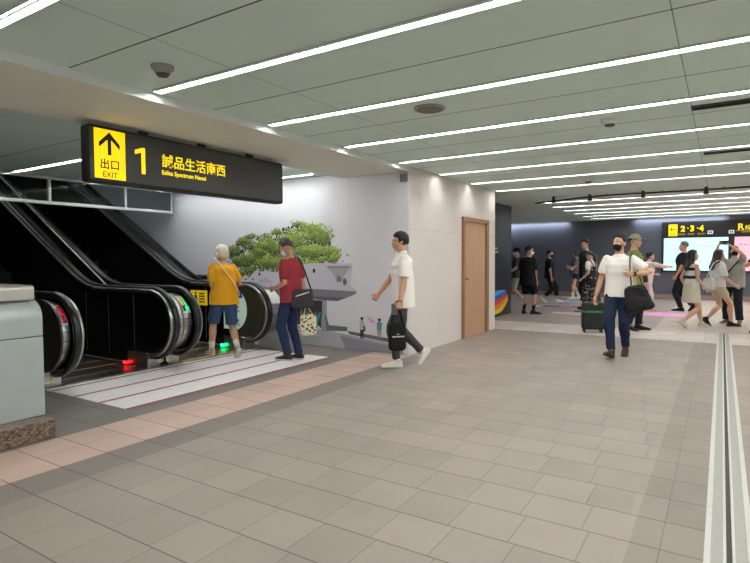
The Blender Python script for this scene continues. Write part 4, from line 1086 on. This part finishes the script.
Mb = Matrix.Rotation(-.85, 3, 'Z')
bag_body(bm, (-.01, -.19, .86), .33, .25, .10, Mb, .82); obj('bag_body', bm, cloth('canvas_charcoal', (66, 62, 64), .8, .12), b, smooth=True)
bm = bmesh.new(); strap(bm, [(.09, -.29, .93), (.09, -.22, 1.10), (.09, -.155, 1.26), (.085, -.085, 1.395), (.085, .0, 1.42), (.08, .08, 1.37), (.03, .14, 1.20)], .017); obj('strap', bm, cloth('strap_charcoal', (50, 48, 52)), b, smooth=True)
bm = bmesh.new(); limb(bm, [V((-.01, -.19, .925))+Mb @ V((x, -.062, .03*x/.1)) for x in (-.09, 0, .09)], [.006, .010, .006], 8); obj('zip_flash', bm, M_STICK, b)
b = p.free('tote_bag', 'cream patterned tote bag hanging below the charcoal shoulder bag', 'bag'); bm = bmesh.new()
bag_body(bm, (.06, -.24, .50), .22, .29, .06, Mb, 1.0, pw=.4)
def tote_mat():
    m = bpy.data.materials.new('tote_print'); m.use_nodes = True; nt = m.node_tree; bb = nt.nodes['Principled BSDF']; n = NT(m)
    tc = nt.nodes.new('ShaderNodeTexCoord'); vo = nt.nodes.new('ShaderNodeTexVoronoi'); vo.inputs['Scale'].default_value = 24; nt.links.new(tc.outputs['Object'], vo.inputs['Vector'])
    c = n.mix(n.op('LESS_THAN', vo.outputs['Distance'], .38), lin((232, 222, 190)), lin((92, 84, 62))); nt.links.new(c, bb.inputs['Base Color']); bb.inputs['Roughness'].default_value = .9; return m
obj('bag_body', bm, tote_mat(), b, smooth=True)
bm = bmesh.new()
for x in (-.03, .03): strap(bm, [V((.06, -.24, .64))+Mb @ V((-.06, x, 0)), V((.055, -.23, .71))+Mb @ V((-.03, x*.4, 0)), V((.05, -.22, .745)), V((.055, -.23, .71))+Mb @ V((.03, x*.4, 0)), V((.06, -.24, .64))+Mb @ V((.06, x, 0))], .009)
obj('handle', bm, cloth('tote_handle', (226, 214, 184)), b, smooth=True)
# --- man in white shirt with black tote
p = Figure((-3.475, 6.14), (-.74, -.67), 1.765, 'person in white short-sleeved shirt walking past the stone wall with a black tote', False, (205, 152, 122), lean=(.03, 0), feet=[dict(x=-.07, y=.11, th=.03), dict(x=.07, y=-.40, th=-.95)], hands=[(-.23, .10, .80), (.19, .29, .93)], hip=.90, wide=.95, vox=.0058, head=(0, -.06, 0), curl=(1.5, 1.7), elbow=[(-.15, -.9, 0), (.2, -.8, -.4)], detail=True)
p.hair(M_HBLK, 'short', 32, -4, -36, 1.09)
wm = cloth('cloth_white', (246, 238, 231), .85, .04)
p.top('shirt', wm, hem=-.16, grow=.020, sleeve=.80, loose=.016, fold=.007, sl_w=1.12)
bm = bmesh.new(); ns = p.neck
for g in (-1, 1): limb(bm, [ns+V((g*.0, -.062, .012)), ns+V((g*.045, -.045, .016)), ns+V((g*.062, .0, .008)), ns+V((g*.045, .05, -.012)), ns+V((g*.012, .078, -.035))], [(.010, .022)]*4+[(.006, .012)], 10, hint=V((g, 0, .1)))
obj('collar', bm, wm, p.o, smooth=True)
p.pants('trousers', cloth('cloth_dark_grey', (72, 68, 70), .85, .12), to=1.93, grow=.008, cuff=.93)
p.shoes(M_SNK, M_SNKS)
A = p.arms[0]; g = A['grip']
bm = bmesh.new(); w = A['wr']; d_ = A['d']; limb(bm, [w-d_*.012, w+d_*.004], [.031, .030], 16); obj('wristband', bm, cloth('wristband', (120, 70, 66)), p.o)
b = p.free('tote_bag', 'black tote bag with small white print in the hand of the white-shirted walker', 'bag'); bm = bmesh.new()
Rt = Matrix.Rotation(PI/2+.1, 3, 'Z'); bc = V((g.x-.005, g.y+.01, .42))
bag_body(bm, bc, .22, .36, .09, Rt, 1.0, pw=.4); bb_ = obj('bag_body', bm, cloth('tote_black', (28, 27, 29), .85, .1), b, smooth=True)
bm = bmesh.new()
for q in (-.025, .025): strap(bm, [bc+Rt @ V((-.07, q, .16)), bc+V((0, -.05, .27))+Rt @ V((0, q*.3, 0)), V((g.x, g.y-.01, g.z)), bc+V((0, .05, .27))+Rt @ V((0, q*.3, 0)), bc+Rt @ V((.07, q, .16))], .011)
obj('handle', bm, cloth('tote_black', (28, 27, 29)), b, smooth=True)
bm = bmesh.new(); random.seed(2); x = -.075
while x < .07: wd = random.uniform(.008, .016); box(bm, x, x+wd, -.049, -.044, -.005, .012); x += wd+.005
box(bm, -.02, .015, -.049, -.044, .03, .037)
for v in bm.verts: v.co = bc+Matrix.Rotation(-PI/2+.1, 3, 'Z') @ V((v.co.x, v.co.y, v.co.z))
obj('print', bm, M_STICK, bb_)
b = p.free('smartphone', 'dark phone held against the black tote handles', 'phone'); bm = bmesh.new(); box(bm, -.008, .004, -.02, .055, -.07, .07)
for v in bm.verts: v.co = v.co+V((g.x-.012, g.y+.03, g.z+.0))
obj('phone_body', bm, mat('phone_grey', (86, 86, 90), .3), b, bevel=.003)
# --- man in white t-shirt, black mask, shoulder bag
p = Figure((-1.22, 8.34), (-.10, -1), 1.745, 'person in white t-shirt, jeans and black mask carrying a black shoulder bag', False, (208, 156, 124), lean=(-.01, 0), feet=[dict(x=-.06, y=-.17, th=-.35), dict(x=.035, y=.26, th=.28)], hands=[(-.215, .17, 1.17), (.315, .04, .80)], hip=.885, wide=1.0, vox=.0062, head=(-.38, .12, 0), curl=(1.5, .7), elbow=[(-.95, -.3, -.55), (.3, -.8, 0)], detail=True)
p.hair(M_HBLK, 'spiky', 40, 6, -22, 1.02)
p.mask(M_MBLK)
p.top('shirt', wm, hem=-.07, grow=.020, sleeve=.72, loose=.008, fold=.007, sl_w=1.14)
p.pants('jeans', cloth('denim_indigo', (33, 43, 66), .85, .2, 60), to=1.95, grow=.014, cuff=.95, fold=.010)
p.shoes(cloth('shoe_brown', (72, 46, 36), .45, .15), M_BSOLE)
A = p.arms[0]; w = A['wr']; d_ = A['d']; bm = bmesh.new(); limb(bm, [w-d_*.035, w-d_*.005], [.034, .032], 16); ball(bm, w-d_*.02+V((-.02, .02, .012)), (.02, .012, .018)); obj('wristwatch', bm, M_BSOLE, p.o)
b = p.free('shoulder_bag', 'black slouchy shoulder bag under the arm of the masked walker in jeans', 'bag'); bm = bmesh.new()
Mb = Matrix.Rotation(.35, 3, 'Z') @ Matrix.Rotation(.22, 3, 'Y'); bag_body(bm, (-.265, .10, .84), .40, .36, .17, Mb, .62, pw=.6)
obj_me('bag_body', remeshed(bm, .01, 3, .014, (9, 9, 9)), cloth('leather_black', (34, 31, 33), .55, .15), b)
bm = bmesh.new(); strap(bm, [(-.20, .165, 1.02), (-.185, .175, 1.18), (-.165, .115, 1.37), (-.16, .02, 1.435), (-.17, -.08, 1.38), (-.23, -.09, 1.18), (-.30, 0, 1.02)], .016); obj('strap', bm, cloth('leather_black', (34, 31, 33)), b, smooth=True)
bm = bmesh.new(); limb(bm, [(-.38, .16, .97), (-.26, .19, .99), (-.12, .17, .96)], [.008, .012, .008], 8); obj('zip', bm, M_BSOLE, b, smooth=True)
# --- suitcase
r = empty('suitcase', (-2.02, 10.75, 0), rad(20)); tag(r, 'black upright suitcase with green luggage strap on wheels', 'suitcase')
bm = bmesh.new(); rg = []
for z, q in ((.06, .86), (.075, .97), (.11, 1), (.50, 1), (.545, .97), (.56, .86)): rg.append(((0, 0, z), (.195*q, 0, 0), (0, .125*q, 0)))
loft(bm, rg, 32, pw=.35); obj('shell', bm, mat('suitcase_black', (24, 25, 25), .45, var=.15), r, smooth=False, bevel=.004)
bm = bmesh.new()
for x in (-.14, -.07, 0, .07, .14): box(bm, x-.008, x+.008, -.131, .131, .10, .52)
obj('shell_ridge', bm, mat('suitcase_ridge', (34, 35, 35), .4), r)
bm = bmesh.new(); rg = [((0, 0, z), (.203, 0, 0), (0, .133, 0)) for z in (.375, .42)]; loft(bm, rg, 32, pw=.35); sb_ = obj('luggage_strap', bm, cloth('strap_green', (66, 112, 84)), r)
obj('strap_tail', B(-.34, -.19, -.135, -.128, .385, .415), cloth('strap_green', (66, 112, 84)), sb_)
for x in (-.15, .15):
    for y in (-.085, .085):
        bm = bmesh.new(); loft(bm, [((x-.012, y, .028), (0, .027, 0), (0, 0, .027)), ((x+.012, y, .028), (0, .027, 0), (0, 0, .027))], 16); box(bm, x-.018, x+.018, y-.012, y+.012, .045, .065); obj('wheel', bm, M_BSOLE, r)
bm = bmesh.new()
for x in (-.08, .08): tube(bm, [(x, .10, .55), (x, .10, .80)], .009)
tube(bm, [(-.09, .10, .80), (.09, .10, .80)], .014); obj('pull_handle', bm, mat('handle_grey', (90, 90, 92), .4, .4), r, smooth=True)
bm = bmesh.new(); tube(bm, smooth_path([(-.06, 0, .555), (-.05, 0, .59), (.05, 0, .59), (.06, 0, .555)], 4), .012); obj('carry_handle', bm, M_BSOLE, r, smooth=True)
BGV = .011
# --- far left group
p = Figure((-4.05, 13.46), (.25, .95), 1.69, 'person in oversized black t-shirt and black shorts, back turned, by the dark partition', sk=(198, 150, 124), feet=[dict(x=-.11, y=-.02, yaw=.25), dict(x=.13, y=.03, yaw=-.75)], head=(-.95, -.05, 0), vox=BGV, wide=1.0)
p.hair(M_HBLK, 'short', 34, 0, -34, 1.03); p.mask(M_MWHT)
p.top('shirt', M_TBLK, hem=-.20, grow=.03, sleeve=.92, loose=.03, sl_w=1.25); p.pants('shorts', cloth('cloth_black_shorts', (22, 22, 25)), to=.92, grow=.04, cuff=1.5); p.socks(M_TBLK, .17); p.shoes(M_BSH, M_BSOLE)
p = Figure((-5.28, 16.4), (-1, -.1), 1.78, 'person with black cap and white mask in pale shorts, behind the black-clad one', sk=(196, 150, 126), feet=[dict(x=-.08, y=-.28, th=-.5), dict(x=.08, y=.28)], hands=[(-.3, .2, .95), (.25, -.12, .82)], hip=.86, vox=BGV, head=(.3, 0, 0))
p.hair(M_HBLK, 'short', 34, 0, -34); p.cap(cloth('cap_black', (24, 24, 27))); p.mask(M_MWHT); p.top('shirt', cloth('cloth_slate', (58, 60, 70)), hem=-.10, grow=.022, sleeve=.8, loose=.015); p.pants('shorts', cloth('cloth_khaki', (170, 158, 140)), to=.95, grow=.03, cuff=1.3); p.socks(cloth('sock_white', (222, 214, 200)), .1); p.shoes(M_SNK, M_SNKS)
p = Figure((-4.55, 17.3), (.9, .35), 1.70, 'person all in black with white shoes, hidden behind the black-clad one', sk=(196, 150, 126), feet=[dict(x=-.08, y=.25), dict(x=.08, y=-.25, th=-.5)], hip=.83, vox=BGV)
p.hair(M_HBLK, 'short', 34, 0, -34); p.mask(M_MBLK); p.top('shirt', M_TBLK, hem=-.10, grow=.022, sleeve=.8, loose=.015); p.pants('trousers', M_TBLK, to=1.7, grow=.02); p.shoes(M_SNK, M_SNKS)
# --- trio by the navy wall
p = Figure((-4.12, 19.05), (-.95, -.45), 1.62, 'person in grey top and dark shorts with folded arms by the navy wall', True, (210, 166, 142), feet=[dict(x=-.08, y=.12), dict(x=.08, y=-.12, th=-.15)], hands=[(.04, .24, 1.10), (-.02, .25, 1.04)], vox=BGV, elbow=[(-.8, -.2, -.6), (.8, -.2, -.6)])
p.hair(M_HBRN, 'bob', 32, -4, -40); p.top('shirt', cloth('cloth_mid_grey', (112, 108, 112)), hem=-.02, grow=.018, sleeve=.85, loose=.01); p.pants('shorts', cloth('cloth_charcoal', (44, 42, 48)), to=.42, grow=.03, cuff=1.5); p.socks(cloth('sock_white', (222, 214, 200)), .15); p.shoes(M_SNK, M_SNKS)
b = p.free('waist_bag', 'dark waist bag across the folded-arms visitor in grey', 'bag'); bm = bmesh.new(); bag_body(bm, (-.06, .18, .90), .30, .18, .10, None, .8); obj('bag_body', bm, cloth('bag_dark_grey', (70, 68, 74)), b, smooth=True)
bm = bmesh.new(); strap(bm, [(-.18, .12, .95), (-.05, .16, 1.15), (.10, .06, 1.36), (.12, -.05, 1.37), (.0, -.13, 1.15), (-.16, -.05, .95), (-.18, .12, .93)], .012); obj('strap', bm, M_TBLK, b)
p = Figure((-3.12, 15.6), (-.75, -.6), 1.90, 'tall person in dark green t-shirt standing beyond the floral dress', sk=(206, 160, 134), head=(.1, -.1, 0), vox=BGV, feet=[dict(x=-.1, y=.05), dict(x=.1, y=-.05)], hands=['hang', (.10, .28, 1.12)])
p.hair(M_HBLK, 'spiky', 32, 4, -24, 1.06); p.top('shirt', cloth('cloth_bottle_green', (32, 48, 42)), hem=-.10, grow=.022, sleeve=.85, loose=.018, sl_w=1.15); p.pants('trousers', cloth('cloth_black_trousers', (30, 30, 34)), to=1.95, grow=.016); p.shoes(M_BSH, M_BSOLE)
def floral_mat():
    m = bpy.data.materials.new('floral_print'); m.use_nodes = True; nt = m.node_tree; bb = nt.nodes['Principled BSDF']; n = NT(m)
    tc = nt.nodes.new('ShaderNodeTexCoord'); vo = nt.nodes.new('ShaderNodeTexVoronoi'); vo.inputs['Scale'].default_value = 15; nt.links.new(tc.outputs['Object'], vo.inputs['Vector'])
    c = n.mix(n.op('LESS_THAN', vo.outputs['Distance'], .28), lin((30, 28, 32)), lin((186, 170, 150))); nt.links.new(c, bb.inputs['Base Color']); bb.inputs['Roughness'].default_value = .9; return m
p = Figure((-2.82, 14.7), (-.85, .35), 1.56, 'person in black floral dress with white sleeves and ponytail behind the suitcase', True, (214, 172, 150), head=(.2, -.15, 0), vox=BGV, hands=[(-.22, .10, .86), 'hang'])
p.hair(M_HBRN, 'pony', 34, 0, -36); p.top('blouse', cloth('cloth_white_blouse', (226, 222, 218)), hem=.05, grow=.014, sleeve=.7, sl_w=1.25); FL = floral_mat()
p.skirt('dress', FL, .62, .10, .36, grow=.024); p.shoes(M_SNK, M_SNKS)
bm = bmesh.new()
for g in (-1, 1): strap(bm, [(g*.07, .135, 1.10), (g*.075, .12, 1.24), (g*.08, .0, 1.325), (g*.06, -.09, 1.24), (g*.05, -.12, 1.10)], .02)
obj('dress_strap', bm, FL, p.o, smooth=True)
# --- capped man behind the masked walker
p = Figure((-1.42, 11.45), (.92, .12), 1.84, 'person in beige cap and olive t-shirt behind the white t-shirt walker', sk=(208, 160, 130), feet=[dict(x=-.10, y=.10), dict(x=.10, y=-.12, th=-.2)], hands=['hang', (.26, .02, .84)], vox=.009, head=(0, -.02, 0))
p.hair(M_HBLK, 'short', 38, 2, -26); p.cap(cloth('cap_beige', (176, 166, 136))); p.top('shirt', cloth('cloth_olive', (142, 144, 84)), hem=-.10, grow=.022, sleeve=.85, loose=.018, sl_w=1.15); p.pants('trousers', cloth('cloth_ink', (36, 38, 46)), to=1.95, grow=.018); p.shoes(M_BSH, M_BSOLE)
# --- lady in pale pink reaching out
PINK = cloth('cloth_pale_pink', (230, 208, 196), .85, .06)
p = Figure((-1.66, 15.75), (.80, .45), 1.56, 'person in loose pale pink clothes with hair bun reaching a phone out', True, (214, 170, 146), lean=(.16, .04), feet=[dict(x=-.10, y=.16), dict(x=.10, y=-.16, th=-.3)], hands=[(-.14, .30, .95), (.10, .60, 1.14)], hip=.80, vox=BGV, elbow=[None, (.6, -.2, -.8)], curl=(.8, .8))
p.hair(M_HBLK, 'bun', 34, 0, -36, 1.05); p.top('blouse', PINK, hem=-.16, grow=.022, sleeve=1.75, loose=.03, sl_w=1.2); p.pants('trousers', PINK, to=1.85, grow=.022, cuff=1.5); p.shoes(cloth('shoe_cream_yellow', (222, 206, 150), .6), M_SNKS)
g = p.arms[1]['grip']; b = p.free('smartphone', 'dark phone in the outstretched hand of the pale pink visitor', 'phone'); bm = bmesh.new(); box(bm, -.05, .05, -.02, .09, -.006, .006)
for v in bm.verts: v.co = v.co+g+V((0, .02, 0))
obj('phone_body', bm, M_BSOLE, b, bevel=.003)
b = p.free('crossbody_bag', 'dark brown crossbody bag at the hip of the pale pink visitor', 'bag'); bm = bmesh.new(); bag_body(bm, (.13, -.16, .86), .34, .22, .11, Matrix.Rotation(.5, 3, 'Z'), .9); obj('bag_body', bm, cloth('bag_brown', (74, 60, 58)), b, smooth=True)
bm = bmesh.new(); strap(bm, [(.20, -.12, .95), (.14, -.11, 1.12), (.0, -.04, 1.30), (-.08, .07, 1.34), (-.06, .18, 1.26)], .012); obj('strap', bm, M_TBLK, b)
# --- man in black walking before the screen
p = Figure((-.84, 16.15), (-.95, .25), 1.84, 'person in black t-shirt and trousers walking left before the lit map screen', sk=(186, 138, 112), lean=(-.03, 0), feet=[dict(x=-.07, y=.02), dict(x=.07, y=-.30, th=-.75)], hip=.93, vox=BGV, hands=[(-.25, .08, .92), (.27, .05, .92)], head=(.1, 0, 0), elbow=[(-.4, -.9, 0), (.4, -.9, 0)])
p.hair(mat('hair_grey_short', (74, 70, 70), .5, var=.3, scale=80), 'short', 40, 8, -18); p.top('shirt', M_TBLK, hem=-.10, grow=.022, sleeve=.85, loose=.018, sl_w=1.12); p.pants('trousers', cloth('cloth_black_trousers', (30, 30, 34)), to=1.95, grow=.016); p.shoes(M_BSH, M_BSOLE)
b = p.free('backpack', 'small dark backpack on the walker in black', 'bag'); bm = bmesh.new(); bag_body(bm, (0, -.20, 1.16), .28, .40, .15, None, .85); obj('bag_body', bm, cloth('backpack_navy', (30, 32, 44)), b, smooth=True)
bm = bmesh.new()
for g in (-1, 1): strap(bm, [(g*.09, -.14, 1.30), (g*.10, -.06, 1.50), (g*.10, .08, 1.46), (g*.11, .14, 1.30), (g*.14, .06, 1.12), (g*.12, -.13, 1.06)], .018)
obj('strap', bm, cloth('backpack_navy', (30, 32, 44)), b)
# --- two women walking away
def stripe_mat():
    m = bpy.data.materials.new('striped_knit'); m.use_nodes = True; nt = m.node_tree; bb = nt.nodes['Principled BSDF']; n = NT(m)
    tc = nt.nodes.new('ShaderNodeTexCoord'); sp = nt.nodes.new('ShaderNodeSeparateXYZ'); nt.links.new(tc.outputs['Object'], sp.inputs[0]); z = sp.outputs[2]
    s_ = n.op('MAXIMUM', n.band(z, .97, 1.03), n.op('MAXIMUM', n.band(z, 1.13, 1.19), n.band(z, 1.27, 1.36)))
    c = n.mix(s_, lin((224, 220, 212)), lin((34, 32, 36))); nt.links.new(c, bb.inputs['Base Color']); bb.inputs['Roughness'].default_value = .9; return m
p = Figure((-.50, 12.5), (.72, .62), 1.60, 'long-haired person in black and white striped sleeveless top and cream skirt', True, (214, 168, 142), feet=[dict(x=-.06, y=.28), dict(x=.07, y=-.30, th=-.75)], hip=.78, vox=.009, head=(-.5, 0, 0), hands=[(-.24, .06, .80), (.25, .10, .80)])
p.hair(M_HBRN, 'long', 34, 0, -40, 1.05); p.top('top', stripe_mat(), hem=-.0, grow=.014, sleeve=.0, neckt=.495); p.skirt('skirt', cloth('cloth_cream', (216, 206, 186)), .34, .02, .12); p.shoes(cloth('shoe_cream', (206, 192, 168), .6), M_SNKS)
p = Figure((-.07, 12.98), (.85, .45), 1.60, 'dark-haired person in white blouse and beige shorts beside the striped top', True, (216, 170, 144), feet=[dict(x=-.06, y=-.24, th=-.75), dict(x=.06, y=.25)], hip=.79, vox=.009, head=(-.2, -.1, 0), hands=['hang', (.22, .22, .84)])
p.hair(M_HBRN, 'long', 34, 0, -40, 1.05); p.top('blouse', cloth('cloth_white_blouse', (226, 222, 218)), hem=-.02, grow=.02, sleeve=.9, sl_w=1.35, loose=.01); p.pants('shorts', cloth('cloth_beige', (204, 188, 162)), to=.55, grow=.03, cuff=1.5); p.shoes(M_BSH, M_BSOLE)
b = p.free('handbag', 'white handbag hanging between the two long-haired walkers', 'bag'); bm = bmesh.new(); bag_body(bm, (.10, -.215, .86), .26, .24, .09, Matrix.Rotation(.5, 3, 'Z'), .8); obj('bag_body', bm, cloth('bag_white', (226, 224, 222), .6), b, smooth=True)
bm = bmesh.new(); strap(bm, [(.06, -.24, .96), (.09, -.19, 1.14), (.10, -.115, 1.28), (.105, -.01, 1.325), (.125, .08, 1.24), (.19, .0, 1.08), (.16, -.16, .96)], .012); obj('strap', bm, cloth('bag_white', (226, 224, 222)), b)
# --- man photographing with raised arms
p = Figure((.215, 13.55), (-.35, -.95), 1.63, 'person in grey t-shirt and dark trousers raising a phone with both hands', sk=(206, 158, 132), lean=(-.05, 0), head=(.35, .30, 0), feet=[dict(x=-.13, y=.02, yaw=.3), dict(x=.13, y=-.02, yaw=-.3)], hands=[(-.02, .22, 1.62), (.22, .22, 1.62)], vox=.009, wide=1.08, elbow=[(-.9, .3, -.3), (.9, .3, -.3)], curl=(1.1, 1.1))
p.hair(M_HBLK, 'short', 34, 0, -34); p.mask(cloth('mask_maroon', (50, 28, 32))); p.top('shirt', cloth('cloth_light_grey', (164, 160, 156)), hem=-.12, grow=.022, sleeve=.7, loose=.02, sl_w=1.15); p.pants('trousers', cloth('cloth_ink', (36, 38, 46)), to=1.95, grow=.022, cuff=1.1); p.shoes(cloth('shoe_grey_dark', (96, 92, 92), .6), M_SNKS)
g = (p.arms[0]['grip']+p.arms[1]['grip'])/2; b = p.free('smartphone', 'phone held up by two hands before the station information board', 'phone'); bm = bmesh.new(); box(bm, -.085, .085, -.006, .006, -.04, .04)
for v in bm.verts: v.co = v.co+g+V((0, .0, .02))
obj('phone_body', bm, M_BSOLE, b, bevel=.003)
b = p.free('crossbody_strap', 'black diagonal sling strap across the grey t-shirt', 'bag'); bm = bmesh.new(); strap(bm, [(-.13, .0, 1.355), (-.09, .11, 1.28), (.0, .155, 1.14), (.13, .16, .98), (.215, .06, .90), (.18, -.10, .96), (.0, -.16, 1.14), (-.10, -.09, 1.32), (-.13, .0, 1.355)], .022); obj('strap', bm, M_TBLK, b)
# --- person cut by the right edge
p = Figure((.74, 12.2), (-.45, -.9), 1.74, 'person in black at the edge of the view, forearm raised', sk=(196, 146, 118), feet=[dict(x=-.10, y=.02), dict(x=.16, y=.05)], hands=['hang', (.16, .26, 1.30)], vox=BGV, elbow=[None, (.9, -.2, -.5)])
p.hair(M_HBRN, 'short', 34, 0, -34); p.top('shirt', M_TBLK, hem=-.10, grow=.022, sleeve=.7, loose=.015); p.pants('trousers', M_TBLK, to=1.95, grow=.016); p.shoes(M_BSH, M_BSOLE)

# ------------------------------------------------------------------ light, view, camera
def area(name, loc, rot, sx, sy, e, col=(1, .95, .88)):
    l = bpy.data.lights.new(name, 'AREA'); l.shape = 'RECTANGLE'; l.size, l.size_y, l.energy, l.color = sx, sy, e, col
    o = bpy.data.objects.new(name, l); o.location = loc; o.rotation_euler = rot; COL.objects.link(o); return o
for x in (-8, -6.3, -1.2, 3.2): area('cove_lamp', (x if x != -6.3 else -6.0, 20.32, 2.66), (rad(20), 0, 0), 2.6, .05, 16, (.80, .88, 1.0))
area('mural_fill', (-5.7, 5.75, 2.66), (rad(38), 0, 0), 1.5, .10, 8, (1, .99, 1)); area('mural_fill', (-7.8, 5.55, 2.66), (rad(30), 0, 0), 2.0, .10, 7, (1, .99, 1))  # added fill lights that brighten the mural, no fixtures here
area('void_fill', (-11.5, 3.6, 5.5), (0, 0, 0), 1.5, 3, 35, (.95, 1, .98))  # unseen fill added above to lift the void behind the glass
w = bpy.data.worlds.new('world'); scene.world = w; w.use_nodes = True; w.node_tree.nodes['Background'].inputs[0].default_value = (.47, .54, .54, 1); w.node_tree.nodes['Background'].inputs[1].default_value = 1.25
cam = bpy.data.cameras.new('camera'); cam.sensor_fit = 'HORIZONTAL'; cam.sensor_width = 36; cam.lens = 545.1/750*36; cam.clip_end = 200
co = bpy.data.objects.new('camera', cam); COL.objects.link(co)
yaw, pitch, roll = rad(32.466), rad(-2.42), rad(-.276)
f = V((-math.sin(yaw)*math.cos(pitch), math.cos(yaw)*math.cos(pitch), math.sin(pitch))); rr_ = V((math.cos(yaw), math.sin(yaw), 0)); uu = rr_.cross(f)
r2 = rr_*math.cos(roll)+uu*math.sin(roll); u2 = uu*math.cos(roll)-rr_*math.sin(roll)
M = Matrix((r2, u2, -f)).transposed().to_4x4(); M.translation = V((0, 0, 1.40)); co.matrix_world = M
scene.camera = co
if bpy.data.scenes.get('workshop'): bpy.data.scenes.remove(bpy.data.scenes['workshop'])
scene.view_settings.view_transform = 'Standard'; scene.view_settings.look = 'None'; scene.view_settings.exposure = 0.0; scene.view_settings.gamma = 1.0
